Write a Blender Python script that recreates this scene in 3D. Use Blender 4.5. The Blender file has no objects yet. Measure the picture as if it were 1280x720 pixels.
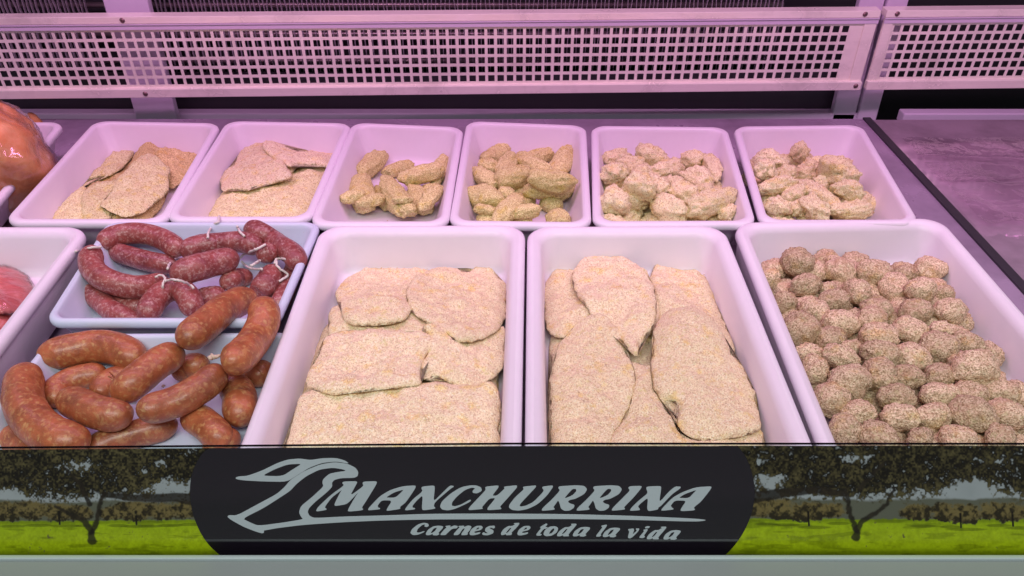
import bpy, bmesh, math, random
import numpy as np
from mathutils import Vector, Matrix
from mathutils.geometry import delaunay_2d_cdt, tessellate_polygon

random.seed(7)
RNG = np.random.default_rng(7)
SC = bpy.context.scene
COL = SC.collection

# ------------------------------------------------------------------ camera maths
F, TH, CAMZ = 1000.0, math.radians(34.6), 0.685
SN, CS = math.sin(TH), math.cos(TH)

def ray(px, py):
    a, b = (px - 640) / F, -(py - 360) / F
    return Vector((a, b * SN + CS, b * CS - SN))

def at_z(px, py, z):
    d = ray(px, py)
    s = (z - CAMZ) / d.z
    return Vector((d.x * s, d.y * s, z))

def at_y(px, py, y):
    d = ray(px, py)
    s = y / d.y
    return Vector((d.x * s, y, CAMZ + d.z * s))

def depth(p):
    return p[1] * CS - (p[2] - CAMZ) * SN

# ------------------------------------------------------------------ noise
def vnoise(P, scale, seed=0):
    """value noise in [-1,1] for an n x 3 array"""
    q = np.asarray(P, float) * scale + seed * 17.31 + 1000.0
    i = np.floor(q).astype(np.int64)
    f = q - i
    f = f * f * (3 - 2 * f)
    def h(a, b, c):
        n = (a * 73856093) ^ (b * 19349663) ^ (c * 83492791)
        n = (n ^ (n >> 13)) * 1274126177
        n = n ^ (n >> 16)
        return (n & 0xffff) / 32767.5 - 1
    x, y, z = i[:, 0], i[:, 1], i[:, 2]
    fx, fy, fz = f[:, 0], f[:, 1], f[:, 2]
    def lx(b, c):
        return h(x, b, c) * (1 - fx) + h(x + 1, b, c) * fx
    def ly(c):
        return lx(y, c) * (1 - fy) + lx(y + 1, c) * fy
    return ly(z) * (1 - fz) + ly(z + 1) * fz

def fbm(P, scale, seed=0, octv=3):
    r = 0
    a = 1.0
    for k in range(octv):
        r = r + a * vnoise(P, scale * 2 ** k, seed + k * 3)
        a *= .5
    return r

# ------------------------------------------------------------------ object helpers
def link(o, parent=None):
    COL.objects.link(o)
    if parent is not None:
        o.parent = parent
    return o

def tag(o, label, cat=None, group=None, kind=None):
    if label: o['label'] = label
    if cat: o['category'] = cat
    if group: o['group'] = group
    if kind: o['kind'] = kind
    return o

def mesh_obj(name, verts, faces, mat, parent=None, loc=None, smooth=True):
    """verts in world space; stored relative to loc (or to the parent's place)"""
    off = Vector(parent.location) if parent is not None else Vector(loc if loc is not None else (0, 0, 0))
    V = np.asarray(verts, float) - np.array(off)
    me = bpy.data.meshes.new(name)
    me.from_pydata(V.tolist(), [], [tuple(int(i) for i in f) for f in faces])
    me.validate()
    me.update()
    if smooth:
        me.polygons.foreach_set('use_smooth', [True] * len(me.polygons))
    if mat is not None:
        me.materials.append(mat)
    o = bpy.data.objects.new(name, me)
    if parent is None:
        o.location = off
    return link(o, parent)

def empty(name, loc):
    o = bpy.data.objects.new(name, None)
    o.empty_display_size = .05
    o.location = loc
    return link(o)

class MB:
    def __init__(s):
        s.v, s.f = [], []
    def box(s, x0, x1, y0, y1, z0, z1):
        n = len(s.v)
        s.v += [(x, y, z) for z in (z0, z1) for y in (y0, y1) for x in (x0, x1)]
        s.f += [tuple(n + i for i in q) for q in ((0, 2, 3, 1), (4, 5, 7, 6), (0, 1, 5, 4), (2, 6, 7, 3), (0, 4, 6, 2), (1, 3, 7, 5))]
    def obox(s, o, ax, ay, az, x0, x1, y0, y1, z0, z1):
        """box in the frame (o; ax, ay, az)"""
        n = len(s.v)
        s.v += [tuple(o + ax * x + ay * y + az * z) for z in (z0, z1) for y in (y0, y1) for x in (x0, x1)]
        s.f += [tuple(n + i for i in q) for q in ((0, 2, 3, 1), (4, 5, 7, 6), (0, 1, 5, 4), (2, 6, 7, 3), (0, 4, 6, 2), (1, 3, 7, 5))]
    def tube(s, pts, r, n=10, cap=True):
        pts = [Vector(p) for p in pts]
        rr = r if hasattr(r, '__len__') else [r] * len(pts)
        base = len(s.v)
        prev = None
        for i, p in enumerate(pts):
            t = (pts[min(i + 1, len(pts) - 1)] - pts[max(i - 1, 0)]).normalized()
            if prev is None:
                a = Vector((0, 0, 1)) if abs(t.z) < .9 else Vector((1, 0, 0))
                u = t.cross(a).normalized()
            else:
                u = (prev - t * prev.dot(t)).normalized()
            prev = u
            w = t.cross(u)
            for k in range(n):
                an = 2 * math.pi * k / n
                s.v.append(tuple(p + (u * math.cos(an) + w * math.sin(an)) * rr[i]))
        for i in range(len(pts) - 1):
            for k in range(n):
                a, b = base + i * n + k, base + i * n + (k + 1) % n
                s.f.append((a, b, b + n, a + n))
        if cap:
            s.f.append(tuple(base + k for k in range(n))[::-1])
            e = base + (len(pts) - 1) * n
            s.f.append(tuple(e + k for k in range(n)))
    def build(s, name, mat, parent=None, loc=None, smooth=False):
        return mesh_obj(name, s.v, s.f, mat, parent, loc, smooth)

def bevel(o, w, seg=2):
    m = o.modifiers.new('bevel', 'BEVEL')
    m.width, m.segments, m.limit_method = w, seg, 'ANGLE'
    return o

def spline(pts, n, closed=False):
    """Catmull-Rom through pts, n samples evenly by length"""
    P = np.asarray(pts, float)
    if closed:
        Q = np.vstack([P[-1], P, P[0], P[1]])
    else:
        Q = np.vstack([2 * P[0] - P[1], P, 2 * P[-1] - P[-2]])
    out = []
    for i in range(1, len(Q) - 2):
        for t in np.linspace(0, 1, 12, endpoint=False):
            a, b, c, d = Q[i - 1], Q[i], Q[i + 1], Q[i + 2]
            out.append(.5 * ((2 * b) + (c - a) * t + (2 * a - 5 * b + 4 * c - d) * t * t + (3 * b - a - 3 * c + d) * t ** 3))
    if not closed:
        out.append(P[-1])
    else:
        out.append(out[0])
    out = np.array(out)
    L = np.r_[0, np.cumsum(np.linalg.norm(np.diff(out, axis=0), axis=1))]
    s = np.linspace(0, L[-1], n, endpoint=not closed)
    return np.stack([np.interp(s, L, out[:, k]) for k in range(out.shape[1])], 1)

# ------------------------------------------------------------------ materials
def newmat(name):
    m = bpy.data.materials.new(name)
    m.use_nodes = True
    nt = m.node_tree
    b = nt.nodes['Principled BSDF']
    return m, nt, b

def simple(name, col, rough=.5, metal=0, coat=0, spec=.5):
    m, nt, b = newmat(name)
    b.inputs['Base Color'].default_value = (*col, 1)
    b.inputs['Roughness'].default_value = rough
    b.inputs['Metallic'].default_value = metal
    b.inputs['Coat Weight'].default_value = coat
    b.inputs['Specular IOR Level'].default_value = spec
    return m

def N(nt, t, **kw):
    n = nt.nodes.new(t)
    for k, v in kw.items():
        if k in n.inputs.keys() if hasattr(n.inputs, 'keys') else False:
            n.inputs[k].default_value = v
        else:
            setattr(n, k, v)
    return n

def noise(nt, co, scale, detail=2, rough=.5, dist=0):
    n = nt.nodes.new('ShaderNodeTexNoise')
    n.inputs['Scale'].default_value = scale
    n.inputs['Detail'].default_value = detail
    n.inputs['Roughness'].default_value = rough
    n.inputs['Distortion'].default_value = dist
    nt.links.new(co, n.inputs['Vector'])
    return n.outputs['Fac']

def voro(nt, co, scale, feature='F1', out='Distance', rnd=1):
    n = nt.nodes.new('ShaderNodeTexVoronoi')
    n.feature = feature
    n.inputs['Scale'].default_value = scale
    n.inputs['Randomness'].default_value = rnd
    nt.links.new(co, n.inputs['Vector'])
    return n.outputs[out]

def ramp(nt, fac, stops):
    n = nt.nodes.new('ShaderNodeValToRGB')
    e = n.color_ramp.elements
    while len(e) < len(stops):
        e.new(.5)
    for k, (p, c) in enumerate(stops):
        e[k].position = p
        e[k].color = (*c, 1) if len(c) == 3 else c
    nt.links.new(fac, n.inputs['Fac'])
    return n.outputs['Color']

def mapr(nt, v, a, b, c=0, d=1):
    n = nt.nodes.new('ShaderNodeMapRange')
    for k, x in zip(('From Min', 'From Max', 'To Min', 'To Max'), (a, b, c, d)):
        n.inputs[k].default_value = x
    nt.links.new(v, n.inputs['Value'])
    return n.outputs['Result']

def mix(nt, fac, a, b, mode='MIX'):
    n = nt.nodes.new('ShaderNodeMix')
    n.data_type = 'RGBA'
    n.blend_type = mode
    for sock, v in ((n.inputs[0], fac), (n.inputs[6], a), (n.inputs[7], b)):
        if isinstance(v, (int, float)):
            sock.default_value = v
        elif isinstance(v, tuple):
            sock.default_value = (*v, 1)
        else:
            nt.links.new(v, sock)
    return n.outputs[2]

def bump(nt, b, h, dist, strength=1, prev=None):
    n = nt.nodes.new('ShaderNodeBump')
    n.inputs['Distance'].default_value = dist
    n.inputs['Strength'].default_value = strength
    nt.links.new(h, n.inputs['Height'])
    if prev is not None:
        nt.links.new(prev, n.inputs['Normal'])
    nt.links.new(n.outputs['Normal'], b.inputs['Normal'])
    return n.outputs['Normal']

def objco(nt):
    """object coordinates shifted by the object's random number, so that no two pieces carry the same pattern"""
    tc = nt.nodes.new('ShaderNodeTexCoord')
    oi = nt.nodes.new('ShaderNodeObjectInfo')
    ad = nt.nodes.new('ShaderNodeVectorMath')
    ad.operation = 'MULTIPLY_ADD'
    nt.links.new(oi.outputs['Random'], ad.inputs[0])
    ad.inputs[1].default_value = (3.1, 5.7, 2.3)
    nt.links.new(tc.outputs['Object'], ad.inputs[2])
    return ad.outputs[0], oi.outputs['Random']

def breaded(name, light, mid, dark, yellow, speck=.35, grain=420, tint=(.55, .3, .26), white=.6, vary=.9):
    m, nt, b = newmat(name)
    co, rnd = objco(nt)
    fine = noise(nt, co, grain, 2, .6)
    base = ramp(nt, fine, [(.30, dark), (.46, mid), (.60, light), (.78, tuple(min(1, c * 1.12) for c in light))])
    big = noise(nt, co, 38, 3, .6)
    base = mix(nt, mapr(nt, big, .5, .68, 0, .5), base, tint, 'MIX')
    big2 = noise(nt, co, 55, 2)
    base = mix(nt, mapr(nt, big2, .56, .7, 0, .55), base, yellow, 'MULTIPLY')
    # crumbs: cells with a colour of their own
    vc = nt.nodes.new('ShaderNodeTexVoronoi')
    vc.inputs['Scale'].default_value = grain * .95
    nt.links.new(co, vc.inputs['Vector'])
    sep = nt.nodes.new('ShaderNodeSeparateColor')
    nt.links.new(vc.outputs['Color'], sep.inputs[0])
    base = mix(nt, mapr(nt, sep.outputs[0], .8, .92, 0, speck), base, dark)
    base = mix(nt, mapr(nt, sep.outputs[1], .9, .95, 0, white), base, tuple(min(1, c * 1.25) for c in light))
    vy = nt.nodes.new('ShaderNodeTexVoronoi')
    vy.inputs['Scale'].default_value = grain * .5
    nt.links.new(co, vy.inputs['Vector'])
    sy = nt.nodes.new('ShaderNodeSeparateColor')
    nt.links.new(vy.outputs['Color'], sy.inputs[0])
    base = mix(nt, mapr(nt, sy.outputs[2], .93, .97, 0, .5), base, tuple(c * .75 for c in yellow))
    base = mix(nt, 1.0, base, ramp(nt, rnd, [(0, (vary, vary * .98, vary * .93)), (1, (1.04, 1.03, 1.03))]), 'MULTIPLY')
    nt.links.new(base, b.inputs['Base Color'])
    b.inputs['Roughness'].default_value = .85
    b.inputs['Specular IOR Level'].default_value = .25
    n1 = bump(nt, b, fine, .0012, .7)
    n2 = bump(nt, b, vc.outputs['Distance'], .0012, .8, n1)
    return m

def sausage_mat(name, base, deep, fat, fscale, famt, coat=.5, spots=None):
    m, nt, b = newmat(name)
    co, rnd = objco(nt)
    n0 = noise(nt, co, 45, 4, .6)
    c = ramp(nt, n0, [(.3, deep), (.65, base)])
    wn = nt.nodes.new('ShaderNodeTexNoise')
    wn.inputs['Scale'].default_value = fscale * .9
    wn.inputs['Detail'].default_value = 3
    nt.links.new(co, wn.inputs['Vector'])
    wa = nt.nodes.new('ShaderNodeVectorMath'); wa.operation = 'MULTIPLY_ADD'
    nt.links.new(wn.outputs['Color'], wa.inputs[0])
    k = 1.5 / fscale
    wa.inputs[1].default_value = (k, k, k)
    nt.links.new(co, wa.inputs[2])
    wob = noise(nt, wa.outputs[0], fscale * .75, 4, .65, .4)
    c = mix(nt, mapr(nt, wob, .51, .62, 0, famt * .85), c, fat)
    dk = noise(nt, wa.outputs[0], fscale * .5, 3, .6)
    c = mix(nt, mapr(nt, dk, .5, .72, 0, .55), c, deep)
    vc = nt.nodes.new('ShaderNodeTexVoronoi')
    vc.inputs['Scale'].default_value = fscale * 1.15
    nt.links.new(wa.outputs[0], vc.inputs['Vector'])
    sep = nt.nodes.new('ShaderNodeSeparateColor')
    nt.links.new(vc.outputs['Color'], sep.inputs[0])
    n = nt.nodes.new('ShaderNodeMath'); n.operation = 'MULTIPLY'
    nt.links.new(mapr(nt, sep.outputs[0], .74, .9), n.inputs[0])
    nt.links.new(mapr(nt, vc.outputs['Distance'], .62, .2), n.inputs[1])
    n2 = nt.nodes.new('ShaderNodeMath'); n2.operation = 'MULTIPLY'
    nt.links.new(n.outputs[0], n2.inputs[0]); n2.inputs[1].default_value = famt
    c = mix(nt, n2.outputs[0], c, spots or fat)
    c = mix(nt, 1.0, c, ramp(nt, rnd, [(0, (.88, .86, .9)), (1, (1.06, 1.04, 1.0))]), 'MULTIPLY')
    nt.links.new(c, b.inputs['Base Color'])
    b.inputs['Roughness'].default_value = .42
    b.inputs['Coat Weight'].default_value = coat
    b.inputs['Coat Roughness'].default_value = .22
    b.inputs['Subsurface Weight'].default_value = 0
    n1 = bump(nt, b, wob, .0012, .6)
    n1 = bump(nt, b, noise(nt, co, 95, 3, .6, .8), .0016, .5, n1)
    bump(nt, b, noise(nt, co, 700, 2), .0005, .6, n1)
    return m

def plastic(name, col):
    m, nt, b = newmat(name)
    co, rnd = objco(nt)
    n0 = noise(nt, co, 14, 4, .65)
    c = mix(nt, mapr(nt, n0, .45, .75, 0, .35), col, tuple(x * .9 for x in col))
    # fine scuffs and little stains
    s = noise(nt, co, 160, 3, .7)
    c = mix(nt, mapr(nt, s, .70, .78, 0, .45), c, (.52, .46, .42))
    nt.links.new(c, b.inputs['Base Color'])
    nt.links.new(mapr(nt, n0, .3, .7, .3, .45), b.inputs['Roughness'])
    b.inputs['Specular IOR Level'].default_value = .4
    b.inputs['Subsurface Weight'].default_value = .25
    b.inputs['Subsurface Radius'].default_value = (.006, .005, .006)
    b.inputs['Subsurface Scale'].default_value = 1
    bump(nt, b, noise(nt, co, 30, 2), .0008, .25)
    return m

def steel(name, col, rough=.28, streak=True):
    m, nt, b = newmat(name)
    tc = nt.nodes.new('ShaderNodeTexCoord')
    mp = nt.nodes.new('ShaderNodeMapping')
    mp.inputs['Scale'].default_value = (4, 300, 300)
    nt.links.new(tc.outputs['Object'], mp.inputs[0])
    n0 = noise(nt, mp.outputs[0], 3, 3)
    n1 = noise(nt, tc.outputs['Object'], 9, 4, .65)
    c = mix(nt, mapr(nt, n1, .5, .72, 0, .6), col, tuple(x * .55 for x in col))
    c = mix(nt, mapr(nt, n0, .3, .7, 0, .25), c, tuple(x * .75 for x in col))
    nt.links.new(c, b.inputs['Base Color'])
    b.inputs['Metallic'].default_value = .15
    nt.links.new(mapr(nt, n1, .3, .7, rough * .7, rough * 1.5), b.inputs['Roughness'])
    bump(nt, b, n1, .004, .15)
    return m

M = {}
M['tray'] = plastic('white_plastic', (.82, .75, .83))
M['tray_cool'] = plastic('cool_white_plastic', (.64, .70, .84))
M['cutlet'] = breaded('crumb_pale', (.98, .87, .60), (.92, .76, .50), (.58, .40, .24), (.98, .86, .36), .5, 600, (.86, .61, .46), white=.6)
M['thin_cutlet'] = breaded('crumb_yellow', (.96, .93, .55), (.87, .81, .42), (.48, .36, .14), (.98, .88, .38), .62, 540, (.80, .62, .36))
M['brown_cutlet'] = breaded('crumb_brown', (.86, .70, .36), (.72, .56, .24), (.38, .24, .09), (.95, .80, .36), .55, 520, (.62, .44, .22))
M['fillet'] = breaded('crumb_fillet', (.97, .90, .60), (.90, .78, .49), (.50, .34, .17), (.98, .88, .42), .55, 560, (.88, .66, .44))
M['finger'] = breaded('crumb_finger', (.92, .87, .43), (.76, .68, .29), (.38, .27, .09), (.95, .88, .4), .45, 540, (.70, .56, .27))
M['chunk'] = breaded('crumb_chunk', (.98, .94, .60), (.94, .84, .48), (.48, .32, .15), (.97, .86, .44), .6, 560, (.88, .68, .42))
M['ball'] = breaded('crumb_ball', (.88, .70, .49), (.64, .465, .30), (.26, .16, .08), (.92, .82, .46), .55, 520, (.56, .34, .21), white=.5, vary=.72)
M['chorizo'] = sausage_mat('cured_red', (.36, .085, .072), (.20, .034, .032), (.60, .37, .33), 250, .6, .28)
M['longaniza'] = sausage_mat('paprika_orange', (.48, .14, .052), (.25, .07, .024), (.58, .30, .11), 170, .6, .3, (.60, .36, .14))
M['string'] = simple('white_string', (.72, .66, .60), .8)
M['knot'] = simple('dry_casing', (.62, .48, .36), .6)
M['lav'] = simple('lavender_paint_and_lit_steel', (.66, .56, .70), .38)
M['dark'] = simple('dark_recess', (.012, .011, .014), .7)
M['darkmetal'] = simple('dark_metal', (.05, .045, .055), .45, .3)
M['steel'] = steel('stainless', (.97, .90, .80), .22)
M['fin'] = simple('aluminium_fin', (.42, .38, .42), .4, .3)
M['copper'] = simple('coil_tube', (.30, .24, .24), .35, .8)
M['ledge'] = simple('ledge_paint', (.31, .335, .33), .4)
M['channel'] = simple('channel_metal', (.62, .70, .70), .3, .3)
M['gasket'] = simple('gasket', (.05, .06, .06), .5)
M['black'] = simple('black_print', (.010, .007, .012), .15, 0, .5)
M['black'].node_tree.nodes['Principled BSDF'].inputs['IOR'].default_value = 1.12
M['silver'] = simple('silver_print', (.50, .56, .58), .35)
M['bolt'] = simple('bolt_metal', (.20, .13, .13), .4, .8)

def glassmat():
    m, nt, b = newmat('front_glass')
    b.inputs['Base Color'].default_value = (.75, .9, .86, 1)
    b.inputs['Transmission Weight'].default_value = 1
    b.inputs['Roughness'].default_value = .02
    b.inputs['IOR'].default_value = 1.5
    return m
M['glass'] = glassmat()

def printmat():
    m, nt, b = newmat('printed_meadow')
    a = nt.nodes.new('ShaderNodeAttribute'); a.attribute_name = 'col'
    nt.links.new(a.outputs['Color'], b.inputs['Base Color'])
    b.inputs['Roughness'].default_value = .3
    b.inputs['Specular IOR Level'].default_value = .1
    return m
M['print'] = printmat()

def deckmat(name, col, rough, crinkle, metal=.6, sc=26):
    m, nt, b = newmat(name)
    tc = nt.nodes.new('ShaderNodeTexCoord')
    n1 = noise(nt, tc.outputs['Object'], 7, 4, .6)
    c = mix(nt, mapr(nt, n1, .4, .7), col, tuple(x * .6 for x in col))
    nt.links.new(c, b.inputs['Base Color'])
    b.inputs['Metallic'].default_value = metal
    nt.links.new(mapr(nt, n1, .3, .7, rough * .6, rough * 1.5), b.inputs['Roughness'])
    n2 = noise(nt, tc.outputs['Object'], sc, 3, .5, .8)
    bump(nt, b, n2, crinkle, .5)
    return m
M['deck'] = deckmat('deck_paint', (.40, .30, .42), .3, .0006, .1)
M['plate'] = deckmat('bare_plate', (.80, .62, .74), .08, .0006, .55)

def filmmat(name='clear_film', haze=0.0, gloss=.03):
    m, nt, b = newmat(name)
    nt.nodes.remove(b)
    out = nt.nodes['Material Output']
    tr = nt.nodes.new('ShaderNodeBsdfTransparent')
    tr.inputs[0].default_value = (.99, .98, .99, 1)
    gl = nt.nodes.new('ShaderNodeBsdfGlossy')
    gl.inputs['Roughness'].default_value = .06
    gl.inputs['Color'].default_value = (1, 1, 1, 1)
    fr = nt.nodes.new('ShaderNodeFresnel'); fr.inputs[0].default_value = 1.5
    ms = nt.nodes.new('ShaderNodeMixShader')
    nt.links.new(mapr(nt, fr.outputs[0], 0, 1, gloss, .7), ms.inputs[0])
    nt.links.new(tr.outputs[0], ms.inputs[1])
    nt.links.new(gl.outputs[0], ms.inputs[2])
    if haze:
        tc = nt.nodes.new('ShaderNodeTexCoord')
        hz = noise(nt, tc.outputs['Object'], 11, 4, .6, 1.2)
        df = nt.nodes.new('ShaderNodeBsdfDiffuse'); df.inputs[0].default_value = (.85, .80, .84, 1)
        m2 = nt.nodes.new('ShaderNodeMixShader')
        nt.links.new(mapr(nt, hz, .4, .7, haze * .3, haze * 1.7), m2.inputs[0])
        nt.links.new(ms.outputs[0], m2.inputs[1]); nt.links.new(df.outputs[0], m2.inputs[2])
        ms = m2
    nt.links.new(ms.outputs[0], out.inputs['Surface'])
    return m
M['film'] = filmmat()
M['film_hazy'] = filmmat('folded_film', .0, .05)

def filmed_meat(name, base, deep, pale):
    m, nt, b = newmat(name)
    co, rnd = objco(nt)
    n0 = noise(nt, co, 18, 4, .6)
    c = ramp(nt, n0, [(.3, deep), (.5, base), (.72, pale)])
    w = noise(nt, co, 70, 3, .6, 1)
    c = mix(nt, mapr(nt, w, .55, .7, 0, .35), c, pale)
    nt.links.new(c, b.inputs['Base Color'])
    b.inputs['Roughness'].default_value = .45
    b.inputs['Coat Weight'].default_value = 1
    b.inputs['Coat Roughness'].default_value = .08
    h = noise(nt, co, 60, 4, .6, 2.5)
    bn = nt.nodes.new('ShaderNodeBump'); bn.inputs['Distance'].default_value = .004
    nt.links.new(h, bn.inputs['Height'])
    nt.links.new(bn.outputs[0], b.inputs['Coat Normal'])
    return m
M['redmeat'] = filmed_meat('filmed_red_meat', (.72, .20, .18), (.55, .10, .09), (.82, .40, .36))
M['poultry'] = filmed_meat('filmed_roast', (.84, .36, .13), (.62, .20, .07), (.90, .55, .27))

# ------------------------------------------------------------------ height field the food is laid on
GX0, GX1, GY0, GY1, GC = -1.05, 1.05, .50, 1.60, .002
NX, NY = int((GX1 - GX0) / GC) + 1, int((GY1 - GY0) / GC) + 1
H = np.zeros((NX, NY))        # floors and food
HW = np.zeros((NX, NY))       # tray walls and rims
XS, YS = GX0 + np.arange(NX) * GC, GY0 + np.arange(NY) * GC

def hsample(A, x, y):
    i = np.clip(((np.asarray(x) - GX0) / GC), 0, NX - 1.001)
    j = np.clip(((np.asarray(y) - GY0) / GC), 0, NY - 1.001)
    i0, j0 = i.astype(int), j.astype(int)
    u, v = i - i0, j - j0
    return (A[i0, j0] * (1 - u) * (1 - v) + A[i0 + 1, j0] * u * (1 - v) + A[i0, j0 + 1] * (1 - u) * v + A[i0 + 1, j0 + 1] * u * v)

def window(x0, x1, y0, y1):
    i0, i1 = max(0, int((x0 - GX0) / GC)), min(NX, int((x1 - GX0) / GC) + 2)
    j0, j1 = max(0, int((y0 - GY0) / GC)), min(NY, int((y1 - GY0) / GC) + 2)
    X, Y = np.meshgrid(XS[i0:i1], YS[j0:j1], indexing='ij')
    return slice(i0, i1), slice(j0, j1), X, Y

def inside(poly, X, Y):
    r = np.zeros(X.shape, bool)
    n = len(poly)
    for k in range(n):
        x0, y0 = poly[k]
        x1, y1 = poly[(k + 1) % n]
        if y0 == y1: continue
        c = ((y0 > Y) != (y1 > Y)) & (X < (x1 - x0) * (Y - y0) / (y1 - y0) + x0)
        r ^= c
    return r

def edist(poly, X, Y):
    P = np.stack([X.ravel(), Y.ravel()], 1)
    best = np.full(len(P), 1e9)
    n = len(poly)
    for k in range(n):
        a, b = poly[k], poly[(k + 1) % n]
        d = b - a
        L = d @ d + 1e-12
        t = np.clip(((P - a) @ d) / L, 0, 1)
        q = P - a - t[:, None] * d
        best = np.minimum(best, (q * q).sum(1))
    return np.sqrt(best).reshape(X.shape)

def blur(A, Wt, s):
    r = max(1, int(2.5 * s))
    k = np.exp(-.5 * (np.arange(-r, r + 1) / s) ** 2)
    def c1(B, ax):
        pad = [(0, 0), (0, 0)]; pad[ax] = (r, r)
        Bp = np.pad(B, pad)
        o = 0
        for q, w in enumerate(k):
            sl = [slice(None), slice(None)]
            sl[ax] = slice(q, q + B.shape[ax])
            o = o + w * Bp[tuple(sl)]
        return o
    num = c1(c1(A * Wt, 0), 1)
    den = c1(c1(Wt, 0), 1)
    return num / np.maximum(den, 1e-9)

# ------------------------------------------------------------------ trays
RIM = .085
def quad_of(px, z):
    return [at_z(x, y, z) for x, y in px]      # BL BR FR FL

def extend_front(q, Y):
    bl, br, fr, fl = q
    def ex(a, b):
        t = (Y - a.y) / (b.y - a.y)
        return a.lerp(b, t)
    return [bl, br, ex(br, fr), ex(bl, fl)]

def make_tray(q, label, depth_=.063, w=.013, taper=.018, R0=.028, mat='tray', soft=False, group='white food trays', rim=RIM):
    bl, br, fr, fl = [np.array(p[:2]) for p in q]
    Wd = .5 * (np.linalg.norm(br - bl) + np.linalg.norm(fr - fl))
    Ln = .5 * (np.linalg.norm(bl - fl) + np.linalg.norm(br - fr))
    def to_world(u, v):                      # u across 0..Wd from left, v from front 0..Ln
        a, b = (u / Wd)[:, None], (v / Ln)[:, None]
        return (fl * (1 - a) + fr * a) * (1 - b) + (bl * (1 - a) + br * a) * b
    NC = 10
    def loop(d, r):
        r = max(r, .004)
        pts = []
        for cx, cy, a0 in ((Wd - d - r, Ln - d - r, 0), (d + r, Ln - d - r, 90), (d + r, d + r, 180), (Wd - d - r, d + r, 270)):
            for k in range(NC + 1):
                a = math.radians(a0 + 90 * k / NC)
                pts.append((cx + r * math.cos(a), cy + r * math.sin(a)))
        # extra points along the straight sides keep shading calm
        P = np.array(pts)
        return to_world(P[:, 0], P[:, 1])
    D = depth_
    if soft:
        rimp = [(.0042, -.018), (.004, -.0181), (.0012, -.015), (0, -.010), (.0012, -.0045), (.0045, -.0012), (.009, 0), (w - .008, -.0004)]
        inner = [(w - .008, -.0004), (w - .003, -.002), (w + .001, -.006), (w + .004, -.012)]
    else:
        rimp = [(w - .003, -.012), (.003, -.013), (.0008, -.011), (0, -.007), (.0008, -.003), (.003, -.0007), (.006, 0), (w - .0035, 0)]
        inner = [(w - .0035, 0), (w - .0012, -.0007), (w + .0005, -.003), (w + .002, -.008)]
    inner += [(w + taper * .9, -D + .012), (w + taper + .0015, -D + .005), (w + taper + .005, -D + .0015), (w + taper + .011, -D)]
    outer = [(w + taper + .004, -D - .0035), (w + taper - .003, -D + .001), (w - .003, -.012)] if not soft else [(.012, -D - .0035), (.007, -D + .001), (.0042, -.018)]
    def build(prof, name, parent, loc, cap_first=False, cap_last=False):
        V, Fc = [], []
        for d, z in prof:
            for p in loop(d, R0 - d * .35):
                V.append((p[0], p[1], rim + z))
        n = 4 * (NC + 1)
        for i in range(len(prof) - 1):
            for k in range(n):
                a, b = i * n + k, i * n + (k + 1) % n
                Fc.append((a, b, b + n, a + n))
        if cap_first: Fc.append(tuple(range(n))[::-1])
        if cap_last: Fc.append(tuple(range((len(prof) - 1) * n, len(prof) * n)))
        return V, Fc
    c = to_world(np.array([Wd / 2]), np.array([Ln / 2]))[0]
    t = empty('food_tray', (c[0], c[1], rim - D - .0035))
    tag(t, label, 'tray', group)
    V, Fc = build(outer, 'x', t, None, cap_first=True)
    V2, F2 = build(inner, 'x', t, None, cap_last=True)
    mesh_obj('basin', V2, F2, M[mat], t)
    mesh_obj('outer_shell', V, F_flip(Fc), M[mat], t)
    V3, F3 = build(rimp, 'x', t, None)
    mesh_obj('rim', V3, F3, M[mat], t)
    for ch in t.children:
        bm = bmesh.new(); bm.from_mesh(ch.data)
        bmesh.ops.recalc_face_normals(bm, faces=bm.faces)
        bm.to_mesh(ch.data); bm.free()
        ch.data.polygons.foreach_set('use_smooth', [len(p.vertices) == 4 for p in ch.data.polygons])
    # write it into the height field
    poly = np.array([bl, br, fr, fl])
    si, sj, X, Y = window(poly[:, 0].min(), poly[:, 0].max(), poly[:, 1].min(), poly[:, 1].max())
    ins = inside(poly, X, Y)
    e = edist(poly, X, Y)
    prof = np.interp(e, [0, w, w + taper, w + taper + .01], [rim, rim, rim - D, rim - D])
    HW[si, sj] = np.where(ins, np.maximum(prof, 0), HW[si, sj])
    H[si, sj] = np.where(ins, rim - D, H[si, sj])
    return t

def F_flip(f): return [tuple(x[::-1]) for x in f]

TR = {}
def T(name, px, label, front=None, **kw):
    q = quad_of(px, RIM)
    if front: q = extend_front(q, front)
    TR[name] = (make_tray(q, label, **kw), q, kw.get('depth_', .063), kw.get('w', .013), kw.get('taper', .018))
T('T1', [(118, 150), (277, 153), (206, 278), (1, 278)], 'white back row tray holding thin yellowish breaded cutlets, beside the filmed roast')
T('T2', [(283, 150), (441, 153), (388, 275), (204, 275)], 'white back row tray heaped with folded pale breaded fillets', )
T('T3', [(440, 152), (580, 158), (560, 281), (385, 281)], 'white back row tray with a loose scatter of breaded fingers and bare floor showing')
T('T4', [(583, 150), (733, 156), (740, 282), (560, 280)], 'white back row tray filled with plump breaded nuggets')
T('T5', [(739, 156), (909, 158), (947, 280), (741, 281)], 'white back row tray of lumpy pale chicken chunks with an upright spike')
T('T6', [(916, 157), (1078, 155), (1152, 279), (951, 279)], 'white back row tray of lumpy pale chicken chunks next to the empty steel plate')
T('A', [(401, 280), (657, 279), (652, 555), (298, 555)], 'large white front tray of square layered breaded escalopes next to the sausages', .548, w=.018, soft=True, R0=.034, depth_=.07, taper=.008)
T('B', [(659, 281), (905, 280), (1018, 554), (656, 554)], 'large white front tray of oval breaded escalopes between escalopes and meatballs', .548, w=.018, soft=True, R0=.034, depth_=.07, taper=.008)
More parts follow.
